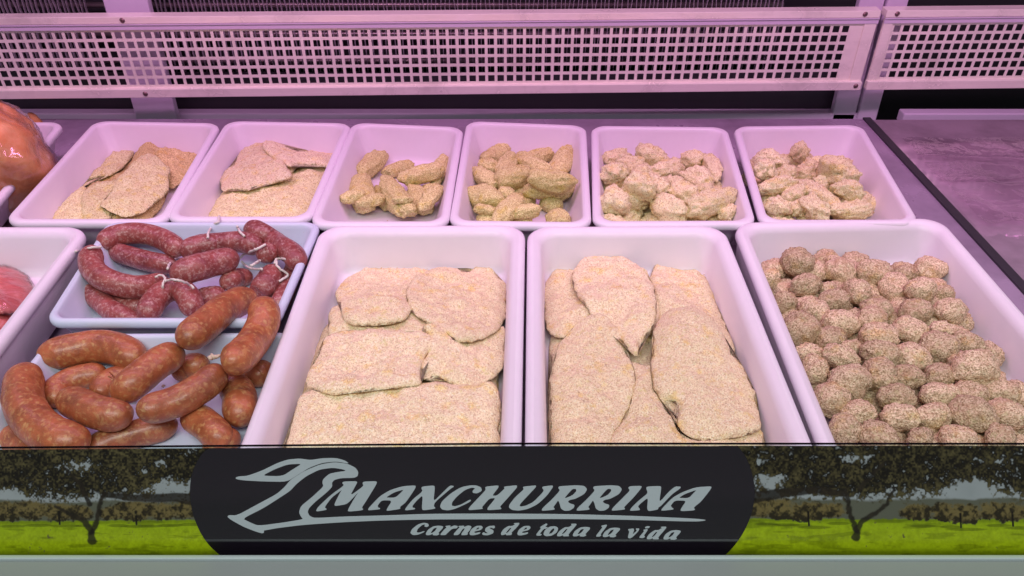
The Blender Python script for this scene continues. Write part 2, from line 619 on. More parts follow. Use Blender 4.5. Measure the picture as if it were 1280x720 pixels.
T('Mb', [(915, 276), (1176, 270), (1427, 555), (1025, 554)], 'large white front tray full of rolled breaded meatballs', .548, w=.018, soft=True, R0=.034, depth_=.07, taper=.008)
T('CH', [(133, 276), (402, 276), (347, 402), (53, 402)], 'bluish white tray piled with dark red sausages tied with string', mat='tray_cool', depth_=.05, w=.010, taper=.014, R0=.022)
T('OR', [(62, 409), (371, 407), (318, 557), (-60, 557)], 'bluish white tray of orange paprika sausages at the front glass', .545, mat='tray_cool', rim=.077, depth_=.042, w=.010, taper=.014, R0=.022)
# the two trays that the frame cuts
q = [Vector((-.93, 1.035, RIM)), Vector((-.627, 1.035, RIM)), Vector((-.604, .548, RIM)), Vector((-.915, .548, RIM))]
TR['LB'] = (make_tray(q, 'large white front tray of filmed red meat, at the end of the front row', w=.018, soft=True, R0=.034, depth_=.07, taper=.008), q, .07, .018, .008)
q = [Vector((-1.09, 1.425, RIM)), Vector((-.845, 1.425, RIM)), Vector((-.797, 1.05, RIM)), Vector((-1.04, 1.05, RIM))]
TR['FL'] = (make_tray(q, 'white back row tray under the orange filmed roast'), q, .063, .013, .018)

def clamp(tray, P, z, margin=.002, r=0.0):
    """keep points of the food inside their tray's sloping walls; z is a height per point"""
    _, q, dep, w, tap = TR[tray]
    bl, br, fr, fl = [np.array(p[:2]) for p in q]
    P = np.array(P, float)
    z = np.broadcast_to(np.asarray(z, float), (len(P),))
    ins = w + tap * np.clip((RIM - z) / dep, 0, 1) + margin + r
    ins = np.where(z > RIM + .004, -.05, ins)
    # invert the bilinear map by a few fixed-point steps
    uv = np.full((len(P), 2), .5)
    for _ in range(8):
        a, b = uv[:, :1], uv[:, 1:]
        X = (fl * (1 - a) + fr * a) * (1 - b) + (bl * (1 - a) + br * a) * b
        ex = (fr - fl) * (1 - b) + (br - bl) * b
        ey = (bl - fl) * (1 - a) + (br - fr) * a
        d = P - X
        det = ex[:, 0] * ey[:, 1] - ex[:, 1] * ey[:, 0]
        uv[:, 0] += (d[:, 0] * ey[:, 1] - d[:, 1] * ey[:, 0]) / det
        uv[:, 1] += (ex[:, 0] * d[:, 1] - ex[:, 1] * d[:, 0]) / det
    Wd = np.linalg.norm(br - bl); Ln = np.linalg.norm(bl - fl)
    iu, iv = np.minimum(ins / Wd, .49), np.minimum(ins / Ln, .49)
    a = np.clip(uv[:, 0], iu, 1 - iu)[:, None]; b = np.clip(uv[:, 1], iv, 1 - iv)[:, None]
    return (fl * (1 - a) + fr * a) * (1 - b) + (bl * (1 - a) + br * a) * b

# ------------------------------------------------------------------ food: flat cutlets
def drape_field(si, sj, X, Y, m, sig=4.0, it=5, tension=.6, stiff=0):
    D = H[si, sj].copy()
    W = m.astype(float)
    base = D.copy()
    for _ in range(it):
        B = blur(D, W, sig)
        D = np.where(m, np.maximum(base, B * tension + base * (1 - tension)), D)
    D = blur(np.where(m, D, 0), W, 2.0)
    if stiff and m.sum() > 30:
        A = np.c_[X[m], Y[m], np.ones(m.sum())]
        k, *_ = np.linalg.lstsq(A, D[m], rcond=None)
        k[:2] *= .8
        pl = X * k[0] + Y * k[1]
        pl = pl + np.quantile((D - pl)[m], stiff)
        D = np.where(m, np.maximum(D, pl * .75 + D * .25), D)
        D = blur(np.where(m, D, 0), W, 4.0)
    # carry the field on past the outline, so that border points sample something sensible
    out = blur(np.where(m, D, 0), W, 7.0)
    den = blur(W, np.ones_like(W), 7.0)
    return np.where(m, D, np.where(den > 1e-4, out, np.median(D[m]) if m.any() else 0))

def cutlet(tray, name, poly_px, t, mat, label, cat, group, lump=.0048, sig=5.0, jit=.00055, z0=None, curl=0, stiff=.6):
    P = spline(poly_px, 110, True)
    c0 = P.mean(0)
    z = z0 if z0 is not None else .06
    for _ in range(4):
        W = clamp(tray, np.array([at_z(x, y, z)[:2] for x, y in P]), z)
        si, sj, X, Y = window(W[:, 0].min(), W[:, 0].max(), W[:, 1].min(), W[:, 1].max())
        m = inside(W, X, Y)
        if z0 is not None: break
        z = float(np.median(H[si, sj][m])) + t * .8
    ed = edist(W, X, Y)
    D = drape_field(si, sj, X, Y, m, sig, stiff=stiff)
    # height per outline: unproject every outline point at its own draped height once more
    for _it in range(4 if z0 is None else 0):
        Dn = np.where(m, D, -1)
        zz = []
        cen = W.mean(0)
        for p in W:
            q = p + (cen - p) * .06
            i = min(max(int((q[0] - X[0, 0]) / GC), 0), X.shape[0] - 1)
            j = min(max(int((q[1] - Y[0, 0]) / GC), 0), X.shape[1] - 1)
            zz.append(D[i, j] + t * .5 if m[i, j] else z)
        zz = np.array(zz)
        k = np.ones(21) / 21
        zz = np.convolve(np.r_[zz[-10:], zz, zz[:10]], k, 'valid')
        bl_ = .5 if tray[0] == 'T' else .6
        zz = bl_ * zz + (1 - bl_) * np.median(zz)
        W = clamp(tray, np.array([at_z(x, y, h)[:2] for (x, y), h in zip(P, zz)]), zz)
        si, sj, X, Y = window(W[:, 0].min(), W[:, 0].max(), W[:, 1].min(), W[:, 1].max())
        m = inside(W, X, Y)
        ed = edist(W, X, Y)
        D = drape_field(si, sj, X, Y, m, sig, stiff=stiff)
    # rough the outline a little
    nrm = np.roll(W, -1, 0) - np.roll(W, 1, 0)
    nrm = np.stack([nrm[:, 1], -nrm[:, 0]], 1)
    nrm /= np.linalg.norm(nrm, axis=1)[:, None] + 1e-9
    area = .5 * np.sum(W[:, 0] * np.roll(W[:, 1], -1) - np.roll(W[:, 0], -1) * W[:, 1])
    if area < 0: nrm = -nrm
    seed = random.randint(0, 9999)
    W3 = np.c_[W, np.zeros(len(W))]
    W = W + nrm * (fbm(W3, 90, seed) * .0016 + RNG.normal(0, .0004, len(W)))[:, None]
    # interior points
    pts = [tuple(p) for p in W]
    nb = len(pts)
    for f, st in ((.10, 1), (.35, 1), (.75, 1)):
        q = W - nrm * (t * f)
        pts += [tuple(p) for p in q[::st]]
    sp = .0026
    gx = np.arange(W[:, 0].min(), W[:, 0].max(), sp)
    gy = np.arange(W[:, 1].min(), W[:, 1].max(), sp)
    A, B = np.meshgrid(gx, gy, indexing='ij')
    A = A + RNG.uniform(-.3, .3, A.shape) * sp
    B = B + RNG.uniform(-.3, .3, B.shape) * sp
    ok = inside(W, A, B)
    e2 = edist(W, A, B)
    ok &= e2 > t * .9
    pts += list(zip(A[ok], B[ok]))
    P2 = np.array(pts)
    eall = np.r_[np.zeros(nb), edist(W, P2[nb:, 0], P2[nb:, 1])]
    keep = np.r_[np.ones(nb, bool), inside(W, P2[nb:, 0], P2[nb:, 1]) & (eall[nb:] > t * .07)]
    P2, eall = P2[keep], eall[keep]
    vo, _, fo, ov, _, _ = delaunay_2d_cdt([Vector(p) for p in P2], [(i, (i + 1) % nb) for i in range(nb)], [], 1, 1e-7, True)
    V2 = np.array([tuple(v) for v in vo])
    E = edist(W, V2[:, 0], V2[:, 1])
    on = E < 1e-6
    # draped base, sampled in the local window
    Hh = H.copy() if False else None
    Dw = D
    def samp(x, y):
        i = np.clip((x - X[0, 0]) / GC, 0, X.shape[0] - 1.001); j = np.clip((y - Y[0, 0]) / GC, 0, X.shape[1] - 1.001)
        a, b = i.astype(int), j.astype(int); u, v = i - a, j - b
        return Dw[a, b] * (1 - u) * (1 - v) + Dw[a + 1, b] * u * (1 - v) + Dw[a, b + 1] * (1 - u) * v + Dw[a + 1, b + 1] * u * v
    cen = W.mean(0)
    # sample slightly inward so that the masked border is safe
    base = samp(V2[:, 0] + (cen[0] - V2[:, 0]) * .02, V2[:, 1] + (cen[1] - V2[:, 1]) * .02)
    x = np.clip(E / (t * 1.7), 0, 1)
    prof = np.sqrt(1 - (1 - x) ** 2)
    V3 = np.c_[V2, np.zeros(len(V2))]
    lum = fbm(V3, 24, seed + 2, 2) * lump * .9 + fbm(V3, 60, seed, 2) * lump * .6 + fbm(V3, 170, seed + 5, 2) * lump * .3
    thick = t * (.86 + .14 * np.clip(E / .03, 0, 1))
    lift = curl * np.exp(-E / .012)
    top = base + t * .26 + (thick - t * .26) * prof + lum * (.45 + .55 * prof) + lift
    bot = base + t * .26 - t * .26 * prof + lift
    jt = RNG.normal(0, jit, len(V2)) + np.where(RNG.random(len(V2)) < .05, RNG.uniform(.0004, .0016, len(V2)), 0) * (1 if jit > .0004 else 0)
    n = len(V2)
    Vt = np.c_[V2, top + jt]
    Vb = np.c_[V2, bot]
    idx = np.where(on, np.arange(n), np.arange(n) + n)
    faces = [tuple(f) for f in fo]
    a = V2[list(fo[0])]
    if (a[1, 0] - a[0, 0]) * (a[2, 1] - a[0, 1]) - (a[2, 0] - a[0, 0]) * (a[1, 1] - a[0, 1]) < 0:
        faces = [f[::-1] for f in faces]
    fb = [tuple(int(idx[i]) for i in f[::-1]) for f in faces]
    Vt[on, 2] = base[on] + t * .26 + lift[on]
    loc = (cen[0], cen[1], float(np.median(base)))
    o = mesh_obj(name, np.vstack([Vt, Vb]), faces + fb, mat, None, loc)
    bm = bmesh.new(); bm.from_mesh(o.data)
    bmesh.ops.delete(bm, geom=[v for v in bm.verts if not v.link_faces], context='VERTS')
    bm.to_mesh(o.data); bm.free()
    tag(o, label, cat, group)
    xx = np.clip(ed / (t * 1.7), 0, 1)
    surf = D + t * .26 + t * .74 * np.sqrt(1 - (1 - xx) ** 2)
    H[si, sj] = np.where(m, np.maximum(H[si, sj], surf), H[si, sj])
    return o

def zm(x0, y0, s, pts):
    return [(x0 + x / s, y0 + y / s) for x, y in pts]

# ------------------------------------------------------------------ food: lumps (meatballs, fingers, nuggets, chunks)
def ico(sub):
    bm = bmesh.new()
    bmesh.ops.create_icosphere(bm, subdivisions=sub, radius=1)
    V = np.array([v.co[:] for v in bm.verts]); Fc = [tuple(v.index for v in f.verts) for f in bm.faces]
    bm.free()
    return V, Fc
ICO4, ICO5 = ico(4), ico(5)

def lump(tray, name, e0, e1, wpx, mat, flat=.85, rough=.10, power=2.0, sink=.80, hi=0, tilt=0, fine=.0004, jag=0.0, big=False, pos=None):
    """a rounded piece lying with its long axis from pixel e0 to pixel e1, wpx across"""
    e0, e1 = np.array(e0, float), np.array(e1, float)
    c = (e0 + e1) / 2
    z = .05
    seed = random.randint(0, 9999)
    for _ in range(4 if pos is None else 0):
        p0, p1 = at_z(e0[0], e0[1], z), at_z(e1[0], e1[1], z)
        pc = at_z(c[0], c[1], z)
        pq = clamp(tray, [pc[:2]], z, r=wpx * .5 * depth(pc) / F * .9)[0] if tray else pc
        pc = Vector((pq[0], pq[1], z))
        dv = np.array((p1 - p0)[:2]); L = np.linalg.norm(dv)
        dl = depth(pc) / F
        b = wpx * .5 * dl
        a = max(L / 2, b * 1.0)
        ang = math.atan2(dv[1], dv[0]) if L > 1e-6 else 0
        h = b * flat
        ca, sa = math.cos(ang), math.sin(ang)
        r = max(a, b)
        si, sj, X, Y = window(pc.x - r, pc.x + r, pc.y - r, pc.y + r)
        u = ((X - pc.x) * ca + (Y - pc.y) * sa) / a
        v = (-(X - pc.x) * sa + (Y - pc.y) * ca) / b
        q = 1 - u * u - v * v
        m = q > .03
        if not m.any(): break
        zb = np.where(m, -h * np.sqrt(np.maximum(q, 0)), 0)
        need = (H[si, sj] - zb)[m]
        zc = np.quantile(need, sink) + hi
        z = zc
    if pos is not None:
        x_, y_, z, a, b, h, ang = pos
        pc = Vector((x_, y_, z)); ca, sa = math.cos(ang), math.sin(ang)
        r = max(a, b)
        si, sj, X, Y = window(x_ - r, x_ + r, y_ - r, y_ + r)
        u = ((X - x_) * ca + (Y - y_) * sa) / a; v = (-(X - x_) * sa + (Y - y_) * ca) / b
        q = 1 - u * u - v * v; m = q > .03
    V, Fc = (ICO5 if big else ICO4)
    V = V.copy()
    # superellipsoid-ish shape plus lumps
    sg = np.sign(V) * np.abs(V) ** (2 / power)
    sg = sg / np.maximum(np.linalg.norm(sg, axis=1, keepdims=True), 1e-9) * (.5 * np.linalg.norm(sg, axis=1, keepdims=True) + .5)
    n1 = fbm(V, 1.15, seed, 2)
    n2 = fbm(V, 3.3, seed + 9, 3)
    rr = 1 + rough * n1 + rough * .45 * n2 + jag * np.abs(fbm(V, 2.2, seed + 3, 2)) - jag * .4
    S = sg * rr[:, None] * np.array((a, b, h))
    S += V * RNG.normal(0, fine, len(V))[:, None] + V * (fbm(S, 260, seed, 1) * .0006)[:, None]
    if fine >= .0004:
        S += V * np.where(RNG.random(len(V)) < .05, RNG.uniform(.0004, .0013, len(V)), 0)[:, None]
    if tilt:
        R = np.array(Matrix.Rotation(tilt, 3, 'Y'))
        S = S @ R.T
    Wd = np.c_[S[:, 0] * ca - S[:, 1] * sa + pc.x, S[:, 0] * sa + S[:, 1] * ca + pc.y, S[:, 2] + z]
    o = mesh_obj(name, Wd, Fc, mat, None, (pc.x, pc.y, z))
    top = z + np.where(m, h * np.sqrt(np.maximum(q, 0)), -9)
    H[si, sj] = np.maximum(H[si, sj], np.where(m, top, -9))
    o['px'] = (float(c[0]), float(c[1]))
    return o

ORD = 'first second third fourth fifth sixth seventh eighth ninth tenth eleventh twelfth thirteenth'.split()
def row_labels(objs, what, ref, cat, group, nrows, spec=None):
    """labels by row from the back and place in the row, counted from a neighbouring tray"""
    spec = spec or {}
    rest = [o for o in objs if o not in spec]
    rest.sort(key=lambda o: o['px'][1])
    per = math.ceil(len(rest) / nrows)
    for r in range(nrows):
        row = sorted(rest[r * per:(r + 1) * per], key=lambda o: o['px'][0])
        for k, o in enumerate(row):
            rn = 'front row' if r == nrows - 1 else ('rearmost row' if r == 0 else ORD[r] + ' row from the back')
            tag(o, f'{what} in {rn}, {ORD[k]} from {ref}', cat, group)
    for o, l in spec.items():
        tag(o, l, cat, group)
    for o in objs:
        del o['px']

def film_shell(o, seed, lift=.0016, amp=.0035, sc=34):
    """clear crinkled film drawn tight over a piece of meat"""
    me = o.data.copy(); me.name = 'film_wrap'
    n = len(me.vertices)
    V = np.empty(n * 3); me.vertices.foreach_get('co', V); V = V.reshape(-1, 3)
    Nn = np.array([v.normal[:] for v in me.vertices])
    rid = 1 - np.minimum(1, 2.4 * np.abs(vnoise(V * (1, 1.7, 1.3), sc, seed)))
    rid2 = 1 - np.minimum(1, 2.4 * np.abs(vnoise(V * (1.6, 1, 1.2), sc * 1.9, seed + 7)))
    V = V + Nn * (lift + amp * rid + amp * .45 * rid2)[:, None]
    me.vertices.foreach_set('co', V.ravel()); me.update()
    me.materials.clear(); me.materials.append(M['film'])
    w = bpy.data.objects.new('film_wrap', me)
    return link(w, o)

# ---- escalopes in the two large trays
G_A, G_B = 'square breaded escalopes in the large tray', 'oval breaded escalopes in the large tray'
A_ = lambda p: zm(340, 310, 2.88, p)
B_ = lambda p: zm(665, 300, 2.77, p)
cutlet('A', 'breaded_escalope', A_([(150, 330), (300, 200), (560, 190), (760, 230), (815, 380), (800, 620), (740, 800), (120, 800), (90, 640)]), 0.025, M['cutlet'],
       'breaded escalope lying at the bottom, seen only in gaps under the square ones', 'breaded cutlet', G_A)
cutlet('A', 'breaded_escalope', A_([(218, 205), (300, 190), (480, 210), (560, 240), (640, 300), (600, 400), (400, 380), (215, 320), (208, 260)]), 0.015, M['cutlet'],
       'breaded escalope mostly hidden under the two rear ones, its edge by the sausage side', 'breaded cutlet', G_A)
cutlet('A', 'breaded_escalope', A_([(45, 720), (80, 600), (112, 528), (250, 500), (430, 487), (530, 492), (620, 486), (700, 498), (790, 488), (822, 530), (815, 640), (800, 780), (400, 820), (30, 800)]), 0.018, M['cutlet'],
       'broad breaded escalope filling the front of its tray behind the printed panel', 'breaded cutlet', G_A)
cutlet('A', 'breaded_escalope', A_([(540, 300), (600, 300), (700, 325), (790, 290), (838, 275), (838, 370), (820, 432), (760, 482), (680, 498), (600, 462), (545, 476), (532, 440), (560, 390), (570, 340)]), 0.014, M['cutlet'],
       'breaded escalope with a folded yellow edge, tucked under the rear ragged one', 'breaded cutlet', G_A, curl=.002)
cutlet('A', 'breaded_escalope', A_([(200, 298), (330, 292), (480, 298), (550, 300), (582, 345), (545, 400), (532, 450), (527, 492), (400, 508), (290, 520), (213, 532), (150, 507), (122, 472), (132, 430), (168, 360)]), 0.015, M['cutlet'],
       'four-sided breaded escalope in the middle of its tray, nearest the sausages', 'breaded cutlet', G_A, curl=.001)
cutlet('A', 'breaded_escalope', A_([(270, 95), (330, 62), (400, 48), (480, 62), (560, 58), (590, 100), (560, 160), (510, 210), (505, 245), (470, 280), (380, 294), (272, 286), (250, 220), (228, 160), (240, 118)]), 0.016, M['cutlet'],
       'smooth rounded breaded escalope at the back, beside the ragged topped one', 'breaded cutlet', G_A, curl=.001)
cutlet('A', 'breaded_escalope', A_([(580, 62), (640, 54), (700, 70), (745, 40), (790, 48), (812, 90), (846, 115), (850, 180), (830, 262), (810, 302), (740, 346), (680, 351), (620, 320), (590, 296), (530, 270), (505, 237), (484, 190), (500, 130), (545, 95)]), 0.016, M['cutlet'],
       'ragged breaded escalope with a little corner flap at the top back of its tray', 'breaded cutlet', G_A, curl=.002)

cutlet('B', 'breaded_escalope', B_([(80, 300), (300, 200), (560, 240), (680, 380), (740, 560), (770, 780), (80, 790), (75, 500)]), 0.022, M['cutlet'],
       'breaded escalope at the bottom of the oval ones, seen in the dark gap', 'breaded cutlet', G_B)
cutlet('B', 'breaded_escalope', B_([(62, 112), (100, 82), (165, 70), (300, 80), (320, 250), (225, 300), (110, 338), (62, 325), (45, 250), (45, 150)]), 0.016, M['cutlet'],
       'breaded escalope at the back corner, half under the pointed oval one', 'breaded cutlet', G_B)
cutlet('B', 'breaded_escalope', B_([(335, 112), (415, 116), (440, 160), (450, 250), (400, 330), (330, 280)]), 0.018, M['cutlet'],
       'small strip of breaded escalope peeping out between the two rear ones', 'breaded cutlet', G_B)
cutlet('B', 'breaded_escalope', B_([(300, 420), (410, 438), (430, 520), (480, 600), (540, 690), (700, 670), (790, 640), (806, 740), (800, 800), (260, 800), (262, 700), (320, 600), (330, 480)]), 0.015, M['cutlet'],
       'breaded escalope showing as a slanting strip between the two foremost ones', 'breaded cutlet', G_B)
cutlet('B', 'breaded_escalope', B_([(432, 70), (465, 34), (500, 44), (560, 80), (620, 118), (655, 125), (668, 180), (692, 260), (700, 350), (690, 400), (560, 430), (440, 400), (440, 250), (415, 180), (408, 120)]), 0.016, M['cutlet'],
       'tall breaded escalope rising to a rounded point at the back, meatball side', 'breaded cutlet', G_B)
cutlet('B', 'breaded_escalope', B_([(150, 85), (185, 46), (250, 38), (310, 48), (370, 85), (405, 112), (422, 180), (430, 250), (412, 310), (378, 350), (362, 402), (325, 368), (290, 312), (220, 272), (170, 212), (143, 150), (138, 112)]), 0.015, M['cutlet'],
       'oval breaded escalope at the back with its tip pointing into the dark gap', 'breaded cutlet', G_B, curl=.002)
cutlet('B', 'breaded_escalope', B_([(100, 345), (160, 288), (215, 270), (270, 293), (318, 340), (328, 400), (352, 450), (354, 520), (330, 592), (290, 662), (262, 730), (240, 790), (80, 790), (66, 600), (60, 500), (66, 460), (80, 400)]), 0.016, M['cutlet'],
       'long smooth oval breaded escalope at the front, beside the square escalope tray', 'breaded cutlet', G_B, curl=.001)
cutlet('B', 'breaded_escalope', B_([(422, 310), (470, 256), (560, 240), (640, 295), (690, 385), (742, 450), (782, 550), (797, 622), (782, 662), (700, 684), (590, 680), (530, 662), (505, 625), (510, 590), (500, 560), (485, 548), (450, 545), (425, 510), (412, 450), (418, 380)]), 0.020, M['cutlet'],
       'thick notched breaded escalope at the front, on the meatball side of its tray', 'breaded cutlet', G_B, lump=.003, curl=.002)

# ---- thin cutlets in the back trays
G1, G2 = 'thin breaded cutlets beside the roast', 'folded breaded fillets in the back row'
C_ = lambda p: zm(60, 170, 6.4, p)
D_ = lambda p: zm(230, 165, 6.4, p)
cutlet('T1', 'breaded_cutlet', C_([(60, 620), (240, 430), (520, 300), (720, 150), (1000, 200), (960, 400), (850, 620), (620, 740), (90, 740)]), 0.020, M['brown_cutlet'],
       'brownish breaded cutlet at the bottom of the tray beside the roast', 'breaded cutlet', G1)
cutlet('T1', 'breaded_cutlet', C_([(35, 590), (150, 510), (240, 440), (310, 425), (350, 520), (300, 660), (280, 740), (60, 740)]), 0.015, M['thin_cutlet'],
       'yellowish breaded cutlet poking out at the tray front nearest the roast', 'breaded cutlet', G1)
cutlet('T1', 'breaded_cutlet', C_([(275, 490), (330, 400), (450, 368), (560, 345), (640, 420), (500, 600), (420, 740), (280, 740)]), 0.015, M['thin_cutlet'],
       'yellowish breaded cutlet between the two pale ones, half under the front oval', 'breaded cutlet', G1)
cutlet('T1', 'breaded_cutlet', C_([(680, 150), (740, 72), (800, 42), (870, 70), (920, 110), (880, 220), (740, 300), (640, 280)]), 0.020, M['brown_cutlet'],
       'small brown breaded cutlet standing up at the back, beside the roast tray', 'breaded cutlet', G1)
cutlet('T1', 'breaded_cutlet', C_([(868, 150), (950, 92), (1080, 78), (1200, 88), (1180, 200), (1080, 330), (985, 400), (920, 320), (880, 220)]), 0.020, M['brown_cutlet'],
       'brown coarse breaded cutlet resting against the back corner of its tray', 'breaded cutlet', G1)
cutlet('T1', 'breaded_cutlet', C_([(205, 250), (340, 210), (400, 140), (500, 95), (600, 72), (702, 58), (692, 130), (662, 190), (610, 262), (540, 328), (480, 347), (380, 342), (300, 372), (230, 424), (172, 422), (172, 380), (212, 330)]), 0.013, M['thin_cutlet'],
       'pale breaded cutlet tapering to a tip, at the back beside the roast', 'breaded cutlet', G1, curl=.002, stiff=.93)
cutlet('T1', 'breaded_cutlet', C_([(540, 400), (600, 310), (680, 240), (750, 190), (820, 166), (890, 183), (945, 230), (972, 260), (966, 330), (965, 382), (940, 432), (860, 502), (790, 572), (700, 612), (600, 628), (500, 602), (428, 570), (445, 530), (500, 470)]), 0.013, M['thin_cutlet'],
       'large pale oval breaded cutlet lying on top at the front of its tray', 'breaded cutlet', G1, curl=.002, stiff=.9)
cutlet('T2', 'breaded_fillet', D_([(110, 650), (180, 560), (300, 470), (500, 430), (870, 320), (1180, 240), (1120, 420), (1020, 650), (980, 780), (200, 780)]), 0.027, M['thin_cutlet'],
       'wide breaded fillet across the front of the folded fillet tray', 'breaded cutlet', G2)
cutlet('T2', 'breaded_fillet', D_([(300, 300), (420, 220), (640, 100), (900, 180), (900, 330), (700, 400), (420, 430)]), 0.022, M['fillet'],
       'breaded fillet hidden under the folded ones at the back', 'breaded cutlet', G2)
cutlet('T2', 'breaded_fillet', D_([(298, 330), (400, 262), (432, 160), (530, 95), (640, 64), (710, 100), (720, 200), (800, 285), (868, 352), (800, 397), (640, 432), (545, 442), (510, 468), (390, 457), (310, 468), (290, 400)]), 0.016, M['fillet'],
       'folded breaded fillet humped up beside the thin cutlet tray', 'breaded cutlet', G2, lump=.004, curl=.002)
cutlet('T2', 'breaded_fillet', D_([(635, 160), (680, 66), (740, 68), (830, 132), (940, 142), (1040, 112), (1170, 108), (1222, 150), (1185, 262), (1080, 264), (960, 258), (900, 282), (857, 312), (800, 287), (740, 242)]), 0.016, M['fillet'],
       'wavy breaded fillet draped over the top at the back', 'breaded cutlet', G2, lump=.003, curl=.003)

# ---- breaded fingers
def underlay(tray, name, mat, label, group, step, r0, **kw):
    """a bottom layer of pieces over the whole tray floor"""
    _, q, dep, w, tap = TR[tray]
    zf = RIM - dep
    L = (q[0] - q[3]).length; Wd = (q[1] - q[0]).length
    nb, na = int((L - .09) / step) + 1, int((Wd - .085) / step) + 1
    for ib in range(nb):
        for ia in range(na):
            a = (.045 + (ia + .25 * (ib % 2) + random.uniform(-.12, .12)) * step) / Wd
            b = (.045 + (ib + random.uniform(-.12, .12)) * step) / L
            if a > 1 - .04 / Wd or b > 1 - .07 / L: continue
            p = (q[3] * (1 - a) + q[2] * a) * (1 - b) + (q[0] * (1 - a) + q[1] * a) * b
            r = r0 * random.uniform(.85, 1.12)
            o = lump(None, name, (0, 0), (0, 0), 1, mat, pos=(p.x, p.y, zf + r * .75, r * random.uniform(1.1, 1.5), r, r * .8, random.uniform(0, 3.1)), **kw)
            del o['px']
            tag(o, label, 'breaded piece', group)
def many(tray, name, x0, y0, s, rows, mat, **kw):
    out = []
    for r in rows:
        (a, b, w), ex = r[:3], (r[3] if len(r) > 3 else {})
        k = dict(kw); k.update(ex)
        out.append(lump(tray, name, (x0 + (a[0] * 1.04 - b[0] * .04) / s, y0 + (a[1] * 1.04 - b[1] * .04) / s), (x0 + (b[0] * 1.04 - a[0] * .04) / s, y0 + (b[1] * 1.04 - a[1] * .04) / s), w * (1.05 if tray == 'T3' else 1.16) / s, mat, **k))
    return out
L3 = many('T3', 'breaded_finger', 410, 175, 7.2, [
    ((500, 310), (760, 205), 130), ((1060, 400), (1140, 150), 130), ((440, 440), (535, 620), 110),
    ((900, 440), (1070, 490), 150), ((780, 410), (880, 650), 180), ((300, 320), (480, 130), 190), ((265, 340), (330, 610), 215),
    ((660, 360), (1020, 260), 185), ((510, 370), (740, 670), 215, {'big': True}), ((1060, 530), (900, 720), 140), ((70, 670), (270, 610), 120), ((280, 690), (515, 620), 115),
    ((600, 730), (780, 720), 70)],
    M['finger'], flat=.85, rough=.16, power=2.6, sink=.9, fine=.0005)
row_labels(L3, 'greenish tan breaded finger', 'the folded fillet tray', 'breaded finger', 'breaded fingers in the half bare tray', 4)
underlay('T4', 'breaded_nugget', M['finger'], 'breaded nugget of the bottom layer, seen between the upper nuggets', 'bottom layer of nuggets', .056, .019, rough=.15, power=2.4, fine=.0005)
L4 = many('T4', 'breaded_nugget', 575, 165, 6.54, [
    ((150, 260), (310, 280), 100), ((470, 215), (560, 215), 110), ((850, 500), (940, 520), 110), ((330, 480), (430, 520), 100), ((520, 560), (600, 560), 100),
    ((115, 300), (310, 440), 115), ((490, 225), (770, 350), 125), ((430, 185), (330, 370), 130),
    ((515, 175), (770, 105), 120), ((195, 215), (395, 105), 135), ((885, 150), (775, 360), 155), ((795, 425), (945, 345), 130),
    ((560, 310), (800, 430), 125), ((300, 410), (560, 330), 160), ((100, 470), (325, 570), 175), ((475, 435), (305, 645), 140), ((510, 480), (850, 480), 120),
    ((430, 655), (650, 620), 110), ((550, 560), (910, 600), 165), ((110, 620), (280, 650), 80), ((790, 690), (880, 670), 80)],
    M['finger'], flat=.95, rough=.17, power=2.4, sink=.72, fine=.0005)
row_labels(L4, 'plump breaded nugget', 'the breaded finger side', 'breaded nugget', 'plump breaded nuggets', 5)
underlay('T5', 'breaded_chicken_chunk', M['chunk'], 'breaded chicken chunk of the bottom layer in the spiky chunk tray', 'bottom layer of the spiky chunk tray', .050, .021, rough=.24, power=2.2, jag=.2, fine=.0007)
L5 = many('T5', 'breaded_chicken_chunk', 745, 165, 6.26, [
    ((60, 400), (240, 420), 120), ((300, 330), (420, 340), 130), ((520, 400), (640, 430), 120), ((800, 480), (900, 470), 120), ((300, 540), (420, 560), 120),
    ((55, 215), (250, 190), 130), ((170, 265), (400, 285), 130), ((310, 170), (545, 210), 175), ((650, 215), (850, 230), 130), ((880, 200), (935, 365), 125),
    ((420, 325), (670, 250), 135), ((700, 320), (890, 430), 165), ((55, 330), (240, 305), 130), ((90, 395), (390, 390), 130), ((555, 330), (725, 435), 120),
    ((400, 390), (545, 480), 150), ((565, 470), (785, 530), 155), ((50, 510), (230, 590), 190), ((215, 490), (465, 540), 170), ((470, 540), (690, 670), 180),
    ((715, 610), (1040, 525), 190), ((260, 610), (460, 660), 150), ((985, 645), (1085, 600), 110), ((825, 680), (1040, 670), 105), ((50, 650), (240, 690), 95), ((685, 650), (820, 690), 100),
    ], M['chunk'], flat=1.0, rough=.26, power=2.2, sink=.66, jag=.2, fine=.0007)
sp = lump('T5', 'breaded_chicken_chunk', (745 + 740 / 6.26, 165 + 185 / 6.26), (745 + 690 / 6.26, 165 + 60 / 6.26), 85 / 6.26, M['chunk'], flat=.8, rough=.18, jag=.14, sink=.7, hi=.006, tilt=-.25)
L5.append(sp)
row_labels(L5, 'pale lumpy breaded chunk', 'the nugget tray side', 'breaded chunk', 'breaded chicken chunks', 6, {sp: 'breaded chicken chunk sticking up like a spike against the tray back'})
underlay('T6', 'breaded_chicken_chunk', M['chunk'], 'breaded piece of the bottom layer in the tray by the steel plate', 'bottom layer of the tray by the steel plate', .050, .021, rough=.24, power=2.2, jag=.2, fine=.0007)
